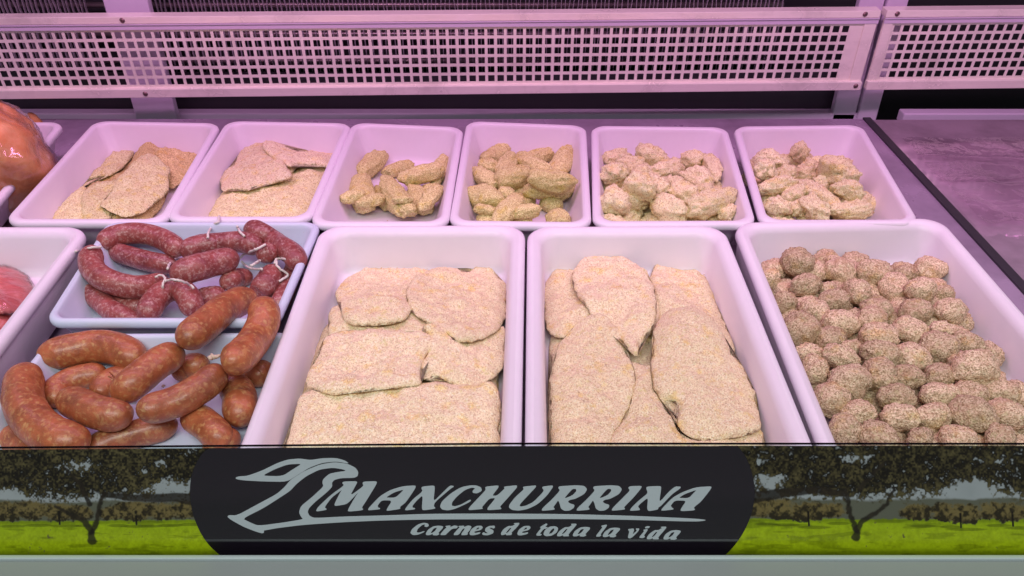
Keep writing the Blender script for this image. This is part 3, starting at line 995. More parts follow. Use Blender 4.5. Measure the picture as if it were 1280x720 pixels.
L6 = many('T6', 'breaded_chicken_chunk', 930, 170, 6.54, [
    ((160, 330), (260, 350), 120), ((480, 330), (560, 340), 120), ((560, 480), (660, 460), 120), ((300, 420), (420, 430), 120), ((520, 560), (600, 570), 120), ((760, 340), (860, 330), 120),
    ((225, 145), (515, 105), 105), ((80, 190), (335, 235), 145), ((380, 225), (505, 195), 115), ((520, 190), (730, 190), 115), ((735, 225), (935, 250), 120),
    ((90, 320), (210, 345), 145), ((255, 310), (420, 325), 140), ((405, 295), (600, 350), 145), ((610, 290), (915, 380), 200), ((145, 450), (410, 390), 145),
    ((425, 400), (750, 600), 155), ((330, 530), (475, 455), 135), ((815, 470), (1030, 565), 145), ((715, 510), (945, 565), 150), ((190, 540), (370, 610), 130),
    ((375, 615), (505, 580), 120), ((480, 520), (690, 660), 160), ((725, 640), (1040, 620), 115), ((215, 650), (435, 665), 90)],
    M['chunk'], flat=1.0, rough=.26, power=2.2, sink=.66, jag=.2, fine=.0007)
row_labels(L6, 'pale knobbly breaded piece', 'the spiky tray side', 'breaded chunk', 'breaded chicken pieces by the steel plate', 6)

# ---- meatballs
MBS = [(355, 425, 30, 22), (640, 465, 30, 22), (293, 270, 27, 22), (310, 190, 26, 18), (500, 228, 28, 22), (605, 280, 30, 26), (250, 226, 36, 26),
       (243, 440, 34, 24), (145, 245, 30, 38), (178, 305, 33, 29), (565, 212, 45, 36), (418, 240, 50, 36), (325, 228, 47, 44),
       (158, 212, 40, 31), (380, 285, 35, 36), (470, 270, 37, 38), (228, 270, 50, 37), (250, 328, 42, 36), (310, 300, 44, 33), (425, 325, 54, 34), (524, 335, 50, 39), (618, 332, 54, 33),
       (330, 364, 54, 36), (222, 375, 51, 45), (300, 403, 42, 35), (418, 365, 44, 36), (505, 385, 47, 38), (605, 382, 56, 26), (672, 415, 43, 32), (585, 430, 50, 42), (437, 408, 56, 36),
       (258, 485, 36, 40), (328, 462, 54, 36), (437, 455, 59, 37), (527, 462, 48, 41), (425, 515, 45, 45), (347, 525, 58, 43), (512, 512, 54, 36), (599, 505, 45, 37), (762, 545, 56, 42), (680, 552, 48, 37),
       (306, 565, 50, 48), (598, 562, 60, 42), (483, 568, 66, 38), (380, 605, 48, 45), (580, 612, 56, 42), (690, 617, 58, 45), (782, 607, 54, 41), (485, 625, 60, 41),
       (338, 647, 43, 42), (545, 672, 50, 32), (435, 668, 64, 37), (650, 672, 60, 34), (765, 668, 62, 38)]
TOPS = [(210, 190, 40, 35), (549, 266, 48, 38), (695, 480, 60, 44)]
BF = RIM - .07
balls = []          # x, y, z, a, b, h, yaw, px, py, kind
for (x, y, ax, ay) in MBS + TOPS:
    top = (x, y, ax, ay) in TOPS
    cx, cy = 900 + x / 2.18, 240 + y / 2.18
    ax, ay = ax * .98 / 2.18, ay * .98 / 2.18
    ax = min(ax, ay * 1.38); ay = min(ay, ax * 1.12)
    z = BF + (.040 if not top else .062) + (.006 if y > 480 else 0) - (.008 if y < 290 else 0)
    p = at_z(cx, cy, z); k = depth(p) / F
    g_ = random.uniform(.90, 1.07)
    balls.append([p.x, p.y, z, ax * k * g_, ay * k * 1.02 * g_ * random.uniform(.92, 1.1), ay * k * g_ * random.uniform(.9, 1.02), random.uniform(-.6, .6), cx, cy, 2 if top else 1])
# the layer underneath, glimpsed in the gaps
area_ = np.array([at_z(x, y, BF + .02)[:2] for x, y in [(958, 338), (1010, 322), (1165, 335), (1205, 400), (1250, 470), (1290, 520), (1330, 590), (1062, 590), (1010, 460)]])
gx, gy = 0, area_[:, 1].min()
row = 0
while gy < area_[:, 1].max():
    gx = area_[:, 0].min() + (.021 if row % 2 else 0)
    while gx < area_[:, 0].max():
        x_, y_ = gx + random.uniform(-.004, .004), gy + random.uniform(-.004, .004)
        if inside(area_, np.array([[x_]]), np.array([[y_]]))[0, 0]:
            r_ = random.uniform(.0185, .021)
            balls.append([x_, y_, BF + r_, r_ * 1.08, r_, r_ * .95, random.uniform(0, 3), 0, 0, 0])
        gx += .043
    gy += .038; row += 1
BA = np.array([b_[:7] for b_ in balls]); KN = np.array([b_[9] for b_ in balls])
home = BA[:, :3].copy()
Rm = (BA[:, 3] + BA[:, 4] + BA[:, 5]) / 3
for it in range(120):
    d = BA[:, None, :3] - BA[None, :, :3]
    dist = np.linalg.norm(d, axis=2) + np.eye(len(BA))
    ov = (Rm[:, None] + Rm[None, :]) * .93 - dist
    np.fill_diagonal(ov, 0)
    ov = np.maximum(ov, 0)
    mv = (d / dist[..., None] * ov[..., None]).sum(1) * .28
    BA[:, :3] += mv
    BA[:, :3] += (home - BA[:, :3]) * np.where(KN > 0, .06, .02)[:, None]
    BA[:, 2] = np.maximum(BA[:, 2], BF + BA[:, 5] * .97)
    BA[:, :2] = clamp('Mb', BA[:, :2], BA[:, 2], margin=.001, r=0.0) if it % 10 else clamp('Mb', BA[:, :2], BA[:, 2], margin=.0, r=.017)
BA[:, :2] = clamp('Mb', BA[:, :2], BA[:, 2], margin=.0, r=.017)
LM, LU = [], []
for b_, q, kn in zip(balls, BA, KN):
    o = lump(None, 'breaded_meatball', (b_[7], b_[8]), (b_[7], b_[8]), 1, M['ball'], rough=.15, power=2.3, fine=.0006, pos=tuple(q))
    d_ = depth(q)
    o['px'] = (640 + F * q[0] / d_, 360 - F * (q[1] * SN + (q[2] - CAMZ) * CS) / d_)
    (LM if kn else LU).append(o)
for o in LU:
    del o['px']
    tag(o, 'breaded meatball of the bottom layer, glimpsed between the upper meatballs', 'meatball', 'meatballs of the bottom layer')
row_labels(LM, 'breaded meatball', 'the escalope tray side', 'meatball', 'breaded meatballs', 9, {
    LM[-3]: 'breaded meatball perched on top of the pile at the back escalope corner',
    LM[-2]: 'pale rounded breaded meatball resting on others near the far corner',
    LM[-1]: 'larger browner breaded meatball perched on top against the outer tray wall'})

# ---- sausages
def sausage(tray, name, pts_px, wpx, mat, label, cat, group, sm=6, rigid=.5, nub=True, lift=0, lobes=.03, walls=False, ymin=0, cap=None):
    wpx = wpx * 1.13
    Pp = spline(pts_px, 44)
    HS = np.maximum(H, HW) if walls else H
    z = np.full(len(Pp), .05)
    r = .012
    for _ in range(5):
        W = np.array([at_z(x, y, zz)[:] for (x, y), zz in zip(Pp, z)])
        r = np.median([.5 * wpx * depth(p) / F for p in W])
        zc = np.zeros(len(W))
        for k, p in enumerate(W):
            mx = -9
            for dx in (-.6, 0, .6):
                for dy in (-.6, 0, .6):
                    d2 = (dx * dx + dy * dy)
                    hh = hsample(HS, p[0] + dx * r, p[1] + dy * r) + r * math.sqrt(max(0, 1 - d2))
                    mx = max(mx, hh)
            zc[k] = mx
        K = np.exp(-.5 * (np.arange(-14, 15) / sm) ** 2); K /= K.sum()
        env = np.array([zc[max(0, q_ - 7):q_ + 8].max() for q_ in range(len(zc))])
        env = .6 * env + .4 * zc
        zs = np.convolve(np.r_[np.full(14, env[0]), env, np.full(14, env[-1])], K, 'valid')
        up = np.maximum(zs, zc - r * (1 - rigid))
        z = np.convolve(np.r_[np.full(14, up[0]), up, np.full(14, up[-1])], np.exp(-.5 * (np.arange(-14, 15) / 2.5) ** 2) / np.exp(-.5 * (np.arange(-14, 15) / 2.5) ** 2).sum(), 'valid') - r * .1 + lift
        if cap is not None: z = np.minimum(z, .035 + cap)
    W = np.array([at_z(x, y, zz)[:] for (x, y), zz in zip(Pp, z)])
    W[:, 1] = np.maximum(W[:, 1], ymin + (r if ymin else 0))
    W = spline(W, 60)
    L = np.r_[0, np.cumsum(np.linalg.norm(np.diff(W, axis=0), axis=1))]
    # rounded ends, denser rings there
    tot = L[-1]
    er = r * 1.5
    ss = np.r_[er * (1 - np.cos(np.linspace(0.10, math.pi / 2, 11))), np.linspace(er, tot - er, 40)[1:-1], tot - er * (1 - np.cos(np.linspace(math.pi / 2, .10, 11)))]
    C = np.stack([np.interp(ss, L, W[:, k]) for k in range(3)], 1)
    e = np.minimum(ss, tot - ss)
    rad = np.where(e < er, r * np.maximum(0, 1 - (1 - e / er) ** 2.6) ** .55, r)
    seed = random.randint(0, 9999)
    n = 24
    mb = MB()
    mb.tube([tuple(c) for c in C], list(rad), n)
    V = np.array(mb.v)
    axis = np.repeat(C, n, 0)
    N_ = V - axis
    dsp = lobes * fbm(V, 38, seed, 2) + .018 * fbm(V, 130, seed + 4, 2)
    V = V + N_ * dsp[:, None]
    loc = C.mean(0)
    o = mesh_obj(name, V, mb.f, mat, None, loc)
    tag(o, label, cat, group)
    # height field
    for k in range(0, len(C)):
        p, rr = C[k], rad[k]
        if rr < .002: continue
        si, sj, X, Y = window(p[0] - rr, p[0] + rr, p[1] - rr, p[1] + rr)
        q = rr * rr - (X - p[0]) ** 2 - (Y - p[1]) ** 2
        H[si, sj] = np.maximum(H[si, sj], np.where(q > 0, p[2] + np.sqrt(np.maximum(q, 0)), -9))
    o['ends'] = [float(v) for v in list(C[0]) + list(C[-1])] + [float(r)]
    return o

def string(parent, pts_px, dpx=3.1, name='string', lift=.0016):
    P = spline(pts_px, 26)
    z = np.full(len(P), .09)
    r = .0013
    for _ in range(3):
        W = np.array([at_z(x, y, zz)[:] for (x, y), zz in zip(P, z)])
        r = .5 * dpx * np.median([depth(p) for p in W]) / F
        hz = hsample(np.maximum(H, HW), W[:, 0], W[:, 1]) + r * .9
        K = np.ones(5) / 5
        hz = np.array([hz[max(0, q - 5):q + 6].max() * .7 + hz[q] * .3 for q in range(len(hz))])
        hz = np.convolve(np.r_[[hz[0]] * 2, hz, [hz[-1]] * 2], K, 'valid')
        z = hz + lift
    W = np.array([at_z(x, y, zz)[:] for (x, y), zz in zip(P, z)])
    W += RNG.normal(0, .0003, W.shape)
    mb = MB(); mb.tube([tuple(w) for w in W], r, 8)
    return mesh_obj(name, mb.v, mb.f, M['string'], parent)

def knot(parent, px, py, s=1.0):
    """a little gathered tuft of dry casing"""
    mb = MB()
    p = at_z(px, py, .08)
    for _ in range(3):
        z = float(hsample(H, p.x, p.y)) + .001
        p = at_z(px, py, z)
    for k in range(6):
        d = Vector((random.uniform(-1, 1), random.uniform(-1, 1), random.uniform(.0, 1))).normalized()
        a = p + Vector((random.uniform(-1, 1), random.uniform(-1, 1), 0)) * .0015 * s
        b = a + d * random.uniform(.004, .0075) * s
        mb.tube([a, a.lerp(b, .5) + Vector((0, 0, .0012)), b], [.0012 * s, .0019 * s, .0010 * s], 7)
    return mesh_obj('casing_knot', mb.v, mb.f, M['knot'], parent)

S_ = lambda p: zm(90, 270, 4.414, p)
GC_, GO_ = 'dark red cured sausages tied with string', 'orange paprika sausages in a chain'
def cz(p, w, l, **k): return sausage('CH', 'cured_sausage', S_(p), w * 1.17 / 4.414, M['chorizo'], l, 'sausage', GC_, ymin=0 if k.get('walls') else .806, **k)
s4 = cz([(180, 400), (250, 470), (330, 500), (430, 490)], 88, 'dark red sausage in shadow under the curled one', walls=True, cap=0.016)
s15 = cz([(670, 450), (760, 450), (850, 420)], 95, 'dark red sausage in shadow under the bright diagonal one', cap=0.016)
s14 = cz([(1240, 240), (1215, 320), (1170, 430), (1130, 510)], 80, 'dark red sausage lying along the tray wall next to the escalopes', cap=0.018)
s1 = cz([(165, 165), (225, 115), (340, 95), (450, 110), (540, 150), (590, 200)], 88, 'curved dark red sausage arched along the back of the tray', walls=True, cap=0.044)
s2 = cz([(215, 190), (300, 215), (400, 245), (500, 265), (575, 270)], 85, 'dark red sausage between the arched one and the curled one', walls=True, cap=0.026)
s5 = cz([(50, 470), (100, 430), (160, 470), (230, 530), (330, 585), (420, 600)], 92, 'dark red sausage bent at the front corner of its tray', cap=0.020)
s9 = cz([(755, 115), (800, 75), (860, 75), (915, 90)], 80, 'short dark red sausage at the very back with a string loop', walls=True, cap=0.030)
s10 = cz([(965, 60), (1060, 105), (1150, 165), (1220, 215), (1250, 280)], 92, 'dark red sausage sloping down from the back corner by the tray wall', walls=True, cap=0.045)
s12 = cz([(820, 385), (900, 345), (1000, 335)], 82, 'dark red stub of sausage under the string ends', walls=True, cap=0.022)
s13 = cz([(1110, 290), (1095, 340), (1050, 400), (1000, 450)], 105, 'dark red sausage pointing at the viewer behind the orange chain', walls=True, cap=0.026)
s3 = cz([(160, 190), (108, 225), (120, 300), (210, 360), (330, 392), (440, 385), (525, 355)], 100, 'long dark red sausage curled at the tray side next to the red meat', walls=True, cap=0.050)
s8 = cz([(595, 205), (700, 165), (820, 150), (940, 145), (1040, 175)], 92, 'dark red sausage lying straight across, below the short rear one', walls=True, cap=0.042)
s11 = cz([(1035, 235), (1080, 205), (1130, 215)], 95, 'stubby end of a dark red sausage between the two strings', walls=True, cap=0.046)
s6 = cz([(415, 560), (440, 490), (510, 420), (590, 405), (645, 455), (668, 540)], 100, 'dark red sausage folded into a hump at the tray front', cap=0.036)
s7 = cz([(545, 340), (640, 300), (750, 268), (850, 243), (925, 228)], 112, 'bright dark red sausage lying diagonally on top, tied at both ends', walls=True, cap=0.056)
string(s3, S_([(20, 195), (60, 185), (100, 176), (165, 170)]))
string(s2, S_([(528, 292), (545, 255), (570, 235), (605, 238), (640, 262)]))
string(s7, S_([(460, 338), (490, 325), (515, 345), (500, 380), (508, 420), (515, 462)]))
string(s6, S_([(515, 358), (560, 350), (610, 362), (650, 380), (672, 398)]))
string(s7, S_([(925, 235), (950, 212), (1000, 190), (1068, 158)]))
string(s8, S_([(935, 250), (960, 275), (1000, 292), (1055, 294)]))
string(s11, S_([(985, 275), (1010, 262), (1038, 245)]))
string(s10, S_([(1120, 262), (1128, 240), (1165, 234), (1195, 244), (1190, 256)]), 3.6)
string(s13, S_([(1125, 250), (1140, 285), (1190, 320), (1175, 340), (1142, 360)]))
string(s9, S_([(748, 122), (758, 80), (785, 45), (808, 30), (812, 2)]))
string(s10, S_([(912, 58), (930, 90), (952, 112)]))
string(s12, S_([(785, 398), (815, 405), (845, 424)]), 3.6)

O_ = lambda p: zm(0, 350, 3.35, p)
def lg(p, w, l, **k): return sausage(k.pop('tray', 'OR'), 'paprika_sausage', O_(p), w * 1.06 / 3.35, M['longaniza'], l, 'sausage', GO_, ymin=.545 if not k.get('walls') else 0, **k)
o3 = lg([(225, 520), (240, 460), (300, 420), (380, 400), (450, 395)], 92, 'dull paprika sausage curving under the others near the tray middle', walls=True, cap=0.018)
o4 = lg([(400, 500), (460, 430), (550, 395)], 95, 'pinkish paprika sausage under the chain, touching the curved dull one', walls=True, cap=0.018)
o5 = lg([(600, 335), (640, 325), (700, 330)], 72, 'paprika sausage end peeping out behind the chain at the tray back', walls=True, cap=0.016)
o17 = lg([(720, 400), (800, 365), (880, 345)], 95, 'shaded paprika sausage under the chain near the tray back', walls=True, cap=0.020)
o14 = lg([(1035, 430), (1080, 395), (1140, 360)], 95, 'paprika sausage half hidden against the escalope tray', cap=0.020)
o16 = lg([(20, 640), (60, 660), (120, 700), (190, 760)], 105, 'paprika sausage at the front corner nearest the red meat tray', cap=0.020)
o11 = lg([(360, 730), (450, 680), (560, 645), (660, 620), (745, 595)], 100, 'pale paprika sausage lying at the front under the chain', cap=0.020)
o15 = lg([(850, 715), (925, 685), (1005, 645)], 100, 'paprika sausage at the front glass next to the escalope tray', cap=0.022)
o12 = lg([(770, 560), (840, 590), (900, 640), (950, 690)], 112, 'short paprika sausage lying alone on the bare floor at the front', cap=0.022)
o13 = lg([(960, 415), (1000, 480), (1005, 540), (1000, 600)], 118, 'paprika sausage standing lengthwise beside the escalope tray wall', cap=0.026)
o2 = lg([(165, 345), (220, 315), (300, 295), (400, 278), (500, 292), (590, 345)], 118, 'long arched paprika sausage at the back of the tray', walls=True, cap=0.032)
o1 = lg([(140, 365), (100, 430), (105, 530), (170, 620), (270, 670), (380, 660)], 138, 'fattest paprika sausage, bent along the red meat side of the tray', walls=True, cap=0.038)
o6 = lg([(470, 500), (560, 430), (660, 350), (770, 290)], 112, 'paprika sausage rising diagonally in the middle of the chain', walls=True, cap=0.052)
o7 = lg([(265, 470), (310, 510), (400, 550), (480, 565), (560, 545)], 118, 'paprika sausage low in the chain, ending at a pale knot', walls=True, cap=0.046)
o8 = lg([(570, 545), (680, 530), (780, 490), (870, 430), (930, 365)], 112, 'curved paprika sausage in the chain with tufts at both ends', walls=True, cap=0.058)
o10 = lg([(1100, 90), (1105, 170), (1060, 260), (990, 330), (925, 345)], 115, 'paprika sausage hanging down over the tray rim from the top knot', walls=True)
o9 = lg([(755, 265), (850, 195), (950, 115), (1075, 60)], 110, 'topmost paprika sausage reaching over into the dark red sausage tray', walls=True)
knot(o9, 1083 / 3.35, 350 + 58 / 3.35); knot(o6, 755 / 3.35, 350 + 280 / 3.35, 1.3); knot(o7, 558 / 3.35, 350 + 505 / 3.35, 1.1)
knot(o8, 897 / 3.35, 350 + 328 / 3.35, 1.1); knot(o7, 312 / 3.35, 350 + 440 / 3.35, .7); knot(o8, 682 / 3.35, 350 + 448 / 3.35, .6)

# ---- filmed meats at the edge
K_ = lambda p: zm(0, 230, 3.6, p)
pt1 = cutlet('LB', 'red_meat_patty', K_([(-160, 560), (-60, 540), (30, 565), (62, 590), (50, 640), (-20, 720), (-180, 740)]), .030, M['redmeat'],
       'red meat patty in film, lower of the two beside the sausage trays', 'meat patty', 'red meat patties in film', lump=.004, jit=.0003)
pt2 = cutlet('LB', 'red_meat_patty', K_([(-200, 420), (-80, 370), (20, 360), (60, 368), (105, 392), (142, 440), (136, 490), (95, 545), (20, 575), (-120, 570), (-210, 520)]), .034, M['redmeat'],
       'round red meat patty in shiny crinkled film, upper of the two', 'meat patty', 'red meat patties in film', lump=.004, jit=.0003)
po = lump(None, 'roast_poultry', (-150, 214), (66, 184), 156, M['poultry'], flat=.95, rough=.11, power=2.2, big=True, fine=.0001, sink=.6)
del po['px']
tag(po, 'orange brown roast poultry wrapped in shiny film in the corner tray', 'roast')
pk = lump(None, 'wing_stub', (36, 143), (54, 174), 19, M['poultry'], flat=1.0, rough=.12, sink=.85, hi=-.006, fine=.0001)
del pk['px']
pk.parent = po; pk.location = Vector(pk.location) - Vector(po.location)

film_shell(pt1, 3, sc=90, amp=.0015); film_shell(pt2, 5, sc=90, amp=.0015); film_shell(po, 9, lift=.002, amp=.0045, sc=26)

# loose crumbs that fell off the food
V, Fc = [], []
def crumb(p, r):
    n = len(V)
    R = Matrix.Rotation(random.uniform(0, 6.28), 3, 'Z') @ Matrix.Rotation(random.uniform(0, 3), 3, 'X')
    for d in ((1, 0, 0), (-.8, .6, 0), (-.7, -.7, 0), (0, 0, 1), (.1, 0, -.8)):
        V.append(tuple(p + R @ (Vector(d) * r * random.uniform(.7, 1.2))))
    for q in ((0, 1, 3), (1, 2, 3), (2, 0, 3), (1, 0, 4), (2, 1, 4), (0, 2, 4)): Fc.append(tuple(n + i for i in q))
for tray, cnt in (('T1', 110), ('T2', 90), ('T3', 150), ('T4', 110), ('T5', 110), ('T6', 110), ('A', 160), ('B', 160), ('Mb', 300)):
    _, q, dep, w, tap = TR[tray]
    for _i in range(cnt):
        a, b = random.random(), random.random()
        p = (q[3] * (1 - a) + q[2] * a) * (1 - b) + (q[0] * (1 - a) + q[1] * a) * b
        xy = clamp(tray, [p[:2]], RIM - dep, margin=.004)[0]
        z = float(hsample(H, xy[0], xy[1]))
        if z > RIM - dep + .012: continue
        crumb(Vector((xy[0], xy[1], z + .0005)), random.uniform(.0006, .0016))
o = mesh_obj('loose_crumbs', V, Fc, simple('crumb', (.70, .50, .30), .9), None, (0, 1, .02), smooth=False)
tag(o, 'loose breadcrumbs scattered on the tray floors', 'crumbs', None, 'stuff')


# ------------------------------------------------------------------ counter deck
DY1 = 1.64
mb = MB(); mb.box(-1.35, .762, .522, DY1, -.02, 0)
o = mb.build('counter_deck', M['deck'], None, (0, 1, -.02)); tag(o, None, None, None, 'structure')
mb = MB(); mb.box(.762, .778, .522, DY1, -.02, .004)
o = mb.build('deck_seam', M['darkmetal'], None, (.77, 1, -.02)); tag(o, 'dark metal joint strip running along the deck beside the last trays', 'trim strip')
mb = MB(); mb.box(.778, 1.6, .522, DY1, -.02, -.002)
o = mb.build('bare_plate', M['plate'], None, (1.1, 1, -.02)); tag(o, 'empty shiny steel deck plate beside the meatball tray', 'steel plate')
def sstep_(a, b, x):
    t = np.clip((x - a) / (b - a), 0, 1); return t * t * (3 - 2 * t)
# crumpled clear film lying on the bare plate
nx, ny = 200, 140
X, Y = np.meshgrid(np.linspace(.80, 1.5, nx), np.linspace(1.03, 1.50, ny), indexing='ij')
edge = 1.165 + .018 * vnoise(np.c_[X[:, 0], X[:, 0] * 0, X[:, 0] * 0], 9, 4) + .008 * vnoise(np.c_[X[:, 0], X[:, 0] * 0, X[:, 0] * 0], 40, 5)
Y = edge[:, None] + (1.53 - edge[:, None]) * np.linspace(0, 1, ny)[None, :]
P = np.c_[X.ravel(), Y.ravel(), np.zeros(X.size)]
Z = .006 + .004 * fbm(P, 14, 3, 3) + .004 * (1 - np.minimum(1, 2.2 * np.abs(vnoise(P * (1, 1.5, 1), 22, 8)))) * sstep_(.1, .5, vnoise(P, 5, 2) + .3) + .0012 * (1 - np.minimum(1, 2 * np.abs(vnoise(P, 55, 18)))) + .004 * np.exp(-(P[:, 1] - np.repeat(edge, ny)) / .006)
for yy, hh, ww, sd in ((1.425, .011, .013, 1), (1.315, .012, .014, 2), (1.345, .008, .010, 3)):
    yc = yy + .012 * vnoise(P * (1, 0, 0), 7, sd) + .004 * vnoise(P * (1, 0, 0), 40, sd + 5)
    Z = Z + hh * np.exp(-((P[:, 1] - yc) / ww) ** 2) * (.55 + .45 * vnoise(P * (1, 0, 0), 16, sd + 9))
P[:, 2] = np.maximum(Z, .001)
o = mesh_obj('clear_film', P, [(i * ny + j, (i + 1) * ny + j, (i + 1) * ny + j + 1, i * ny + j + 1) for i in range(nx - 1) for j in range(ny - 1)], M['film_hazy'], None, (1.15, 1.3, 0))
tag(o, 'crumpled clear plastic film lying on the empty steel plate', 'plastic film')

# ------------------------------------------------------------------ back of the case
mb = MB(); mb.box(-1.7, 1.9, 1.95, 1.97, -.3, 1.3)
o = mb.build('back_wall', M['dark'], None, (0, 1.95, 0)); tag(o, None, None, None, 'structure')
mb = MB(); mb.box(-1.7, 1.9, DY1 + .002, 1.95, -.16, -.14)
o = mb.build('recess_floor', M['dark'], None, (0, 1.8, -.15)); tag(o, None, None, None, 'structure')
mb = MB(); mb.box(-1.5, .80, 1.70, 1.73, -.030, -.012); 
o = bevel(mb.build('recess_rail', M['lav'], None, (-.3, 1.7, -.02)), .003); tag(o, 'thin lavender rail in the dark gap below the perforated guard', 'rail')
mb = MB(); mb.box(.86, 1.7, 1.66, 1.69, -.022, .004); 
o = bevel(mb.build('recess_rail', M['lav'], None, (1.2, 1.7, -.02)), .003); tag(o, 'lavender rail behind the empty steel plate', 'rail')
mb = MB(); mb.box(-1.5, .80, 1.735, 1.74, -.14, .07)
o = mb.build('recess_sheet', M['darkmetal'], None, (-.3, 1.74, 0)); tag(o, 'dark grey sheet closing the gap behind the rail', 'metal sheet')

# evaporator coil
t = empty('evaporator_coil', (-.3, 1.78, .05)); tag(t, 'dark finned evaporator coil behind and above the perforated guard', 'cooling coil')
mb = MB()
x = -1.35
while x < .58:
    if not (-.91 < x < -.80):
        k0, k1, sw = random.uniform(-.0012, .0012), random.uniform(-.0022, .0022), .0010
        zs_ = [.05, .12, .18, .205, .23, .42]
        for za0, zb0_ in zip(zs_[:-1], zs_[1:]):
            n = len(mb.v)
            for zz, kk in ((za0, k0), (zb0_, k1)):
                mb.v += [(x + kk, 1.75, zz), (x + kk + sw, 1.75, zz), (x + kk + sw, 1.757, zz), (x + kk, 1.757, zz)]
            mb.f += [tuple(n + q for q in g) for g in ((0, 1, 5, 4), (1, 2, 6, 5), (2, 3, 7, 6), (3, 0, 4, 7))]
            k0, k1 = k1, random.uniform(-.0022, .0022)
    x += .0095
mb.build('fin_block', M['fin'], t)
mb = MB()
for z in (.085, .145, .2075, .27, .33):
    mb.tube([(-1.36, 1.768, z), (.585, 1.768, z)], .0062, 10)
o = mb.build('coil_tube', M['copper'], t, smooth=True)
mb = MB(); mb.box(-1.37, .60, 1.80, 1.806, .04, .43); mb.build('back_plate', M['dark'], t)

# painted supports behind the guard
def post(x0, x1, y, z0, z1, label, w=.02):
    mb = MB(); mb.box(x0, x1, y, y + w, z0, z1)
    o = bevel(mb.build('support_post', M['lav'], None, ((x0 + x1) / 2, y, z0)), .003)
    tag(o, label, 'post', 'lavender posts of the case')
    return o
pa, pb = at_y(166, 135, 1.665), at_y(218, 135, 1.665)
post(pa.x, pb.x, 1.665, -.14, .50, 'wide lavender post behind the guard above the thin cutlet tray')
pa, pb = at_y(1042, 138, 1.70), at_y(1071, 138, 1.70)
post(pa.x, pb.x, 1.700, -.14, .262, 'narrow lavender post just before the guard joint')
pa2, pb2 = at_y(1074, 138, 1.696), at_y(1098, 138, 1.696)
post(pa2.x, pb2.x, 1.694, -.14, .266, 'narrow stained lavender post just past the guard joint')

# ------------------------------------------------------------------ perforated stainless guard
def guard(p0, p1, nrows, label, end_l, end_r):
    """p0, p1: lower edge ends"""
    ax = (p1 - p0); Ltot = ax.length; ax = ax.normalized()
    az = Vector((0, -.061, .998)); ay = az.cross(ax).normalized()      # away from the viewer
    az = ax.cross(ay).normalized()
    t = empty('perforated_guard', p0.lerp(p1, .5)); tag(t, label, 'guard', 'perforated steel guards')
    hb, ht = .019, .168
    pitch, hole = .0196, .0136
    z0 = .0245
    x0 = end_l
    ncol = int((Ltot - end_l - end_r) / pitch)
    xb = [0]
    for k in range(ncol):
        xb += [x0 + k * pitch, x0 + k * pitch + hole]
    xb.append(Ltot)
    zb = [hb - .004]
    for k in range(nrows):
        zb += [z0 + k * pitch, z0 + k * pitch + hole]
    zb.append(ht - .012)
    V, Fc = [], []
    th = .0012
    nx, nz = len(xb), len(zb)
    for y in (0, th):
        for a in xb:
            for b in zb:
                V.append(tuple(p0 + ax * a + az * b + ay * y))
    def id_(i, j, s): return s * nx * nz + i * nz + j
    for i in range(nx - 1):
        for j in range(nz - 1):
            if i % 2 == 1 and j % 2 == 1:
                for (a, b), (c, d) in (((i, j), (i + 1, j)), ((i + 1, j), (i + 1, j + 1)), ((i + 1, j + 1), (i, j + 1)), ((i, j + 1), (i, j))):
                    Fc.append((id_(a, b, 0), id_(a, b, 1), id_(c, d, 1), id_(c, d, 0)))
                continue
            Fc.append((id_(i, j, 0), id_(i + 1, j, 0), id_(i + 1, j + 1, 0), id_(i, j + 1, 0)))
            Fc.append((id_(i, j, 1), id_(i, j + 1, 1), id_(i + 1, j + 1, 1), id_(i + 1, j, 1)))
    mesh_obj('perforated_sheet', V, Fc, M['steel'], t, smooth=False)
    mb = MB(); mb.obox(p0, ax, ay, az, 0, Ltot, -.010, .006, 0, hb)
    bevel(mb.build('lower_rail', M['steel'], t), .0015)
    mb = MB(); mb.obox(p0, ax, ay, az, 0, Ltot, -.004, .022, ht - .0145, ht)
    bevel(mb.build('upper_rail', M['steel'], t), .0012)
    mb = MB(); mb.obox(p0, ax, ay, az, 0, Ltot, -.0065, -.0045, ht - .0165, ht - .0145)
    mb.obox(p0, ax, ay, az, 0, Ltot, -.0042, -.0012, ht - .0262, ht - .0165)
    mb.build('lit_lip', M['lav'], t)  # lavender puts the lit look of the steel edge and margin into colour
    return t, p0, ax, ay, az, Ltot, ht, hb
Zb = .063
pl, pr = at_z(-220, 124.1, Zb), at_z(1073, 110.5, Zb)
g1 = guard(pl, pr, 6, 'long perforated stainless guard with six rows of square holes', .01, .030)
ql, qr = at_z(1080, 110.4, Zb), at_z(1560, 104.5, Zb)
g2 = guard(ql, qr, 6, 'shorter perforated stainless guard past the joint above the empty plate', .026, .01)
def screw(g, u, v, out=.0105):
    t, p0, ax, ay, az = g[:5]
    c = p0 + ax * u + az * v - ay * out
    mb = MB(); mb.tube([tuple(c + ay * .003), tuple(c), tuple(c - ay * .0022)], [.0052, .0052, .003], 14)
    mb.build('screw', M['bolt'], t, smooth=False)
def ualong(g, px, py, v):
    t, p0, ax, ay, az = g[:5]
    # intersection of the view ray with the guard plane
    d = ray(px, py); n = ay; o = Vector((0, 0, CAMZ))
    s = (p0 - o).dot(n) / d.dot(n)
    return (o + d * s - p0).dot(ax)
screw(g1, ualong(g1, 155, 29, .16), .161, .0045); screw(g1, ualong(g1, 184, 116, .01), .009)
screw(g1, ualong(g1, 1100 - 2, 16, .16) - .028, .161, .0045); screw(g1, g1[5] - .012, .010)
screw(g2, .022, .161, .0045)
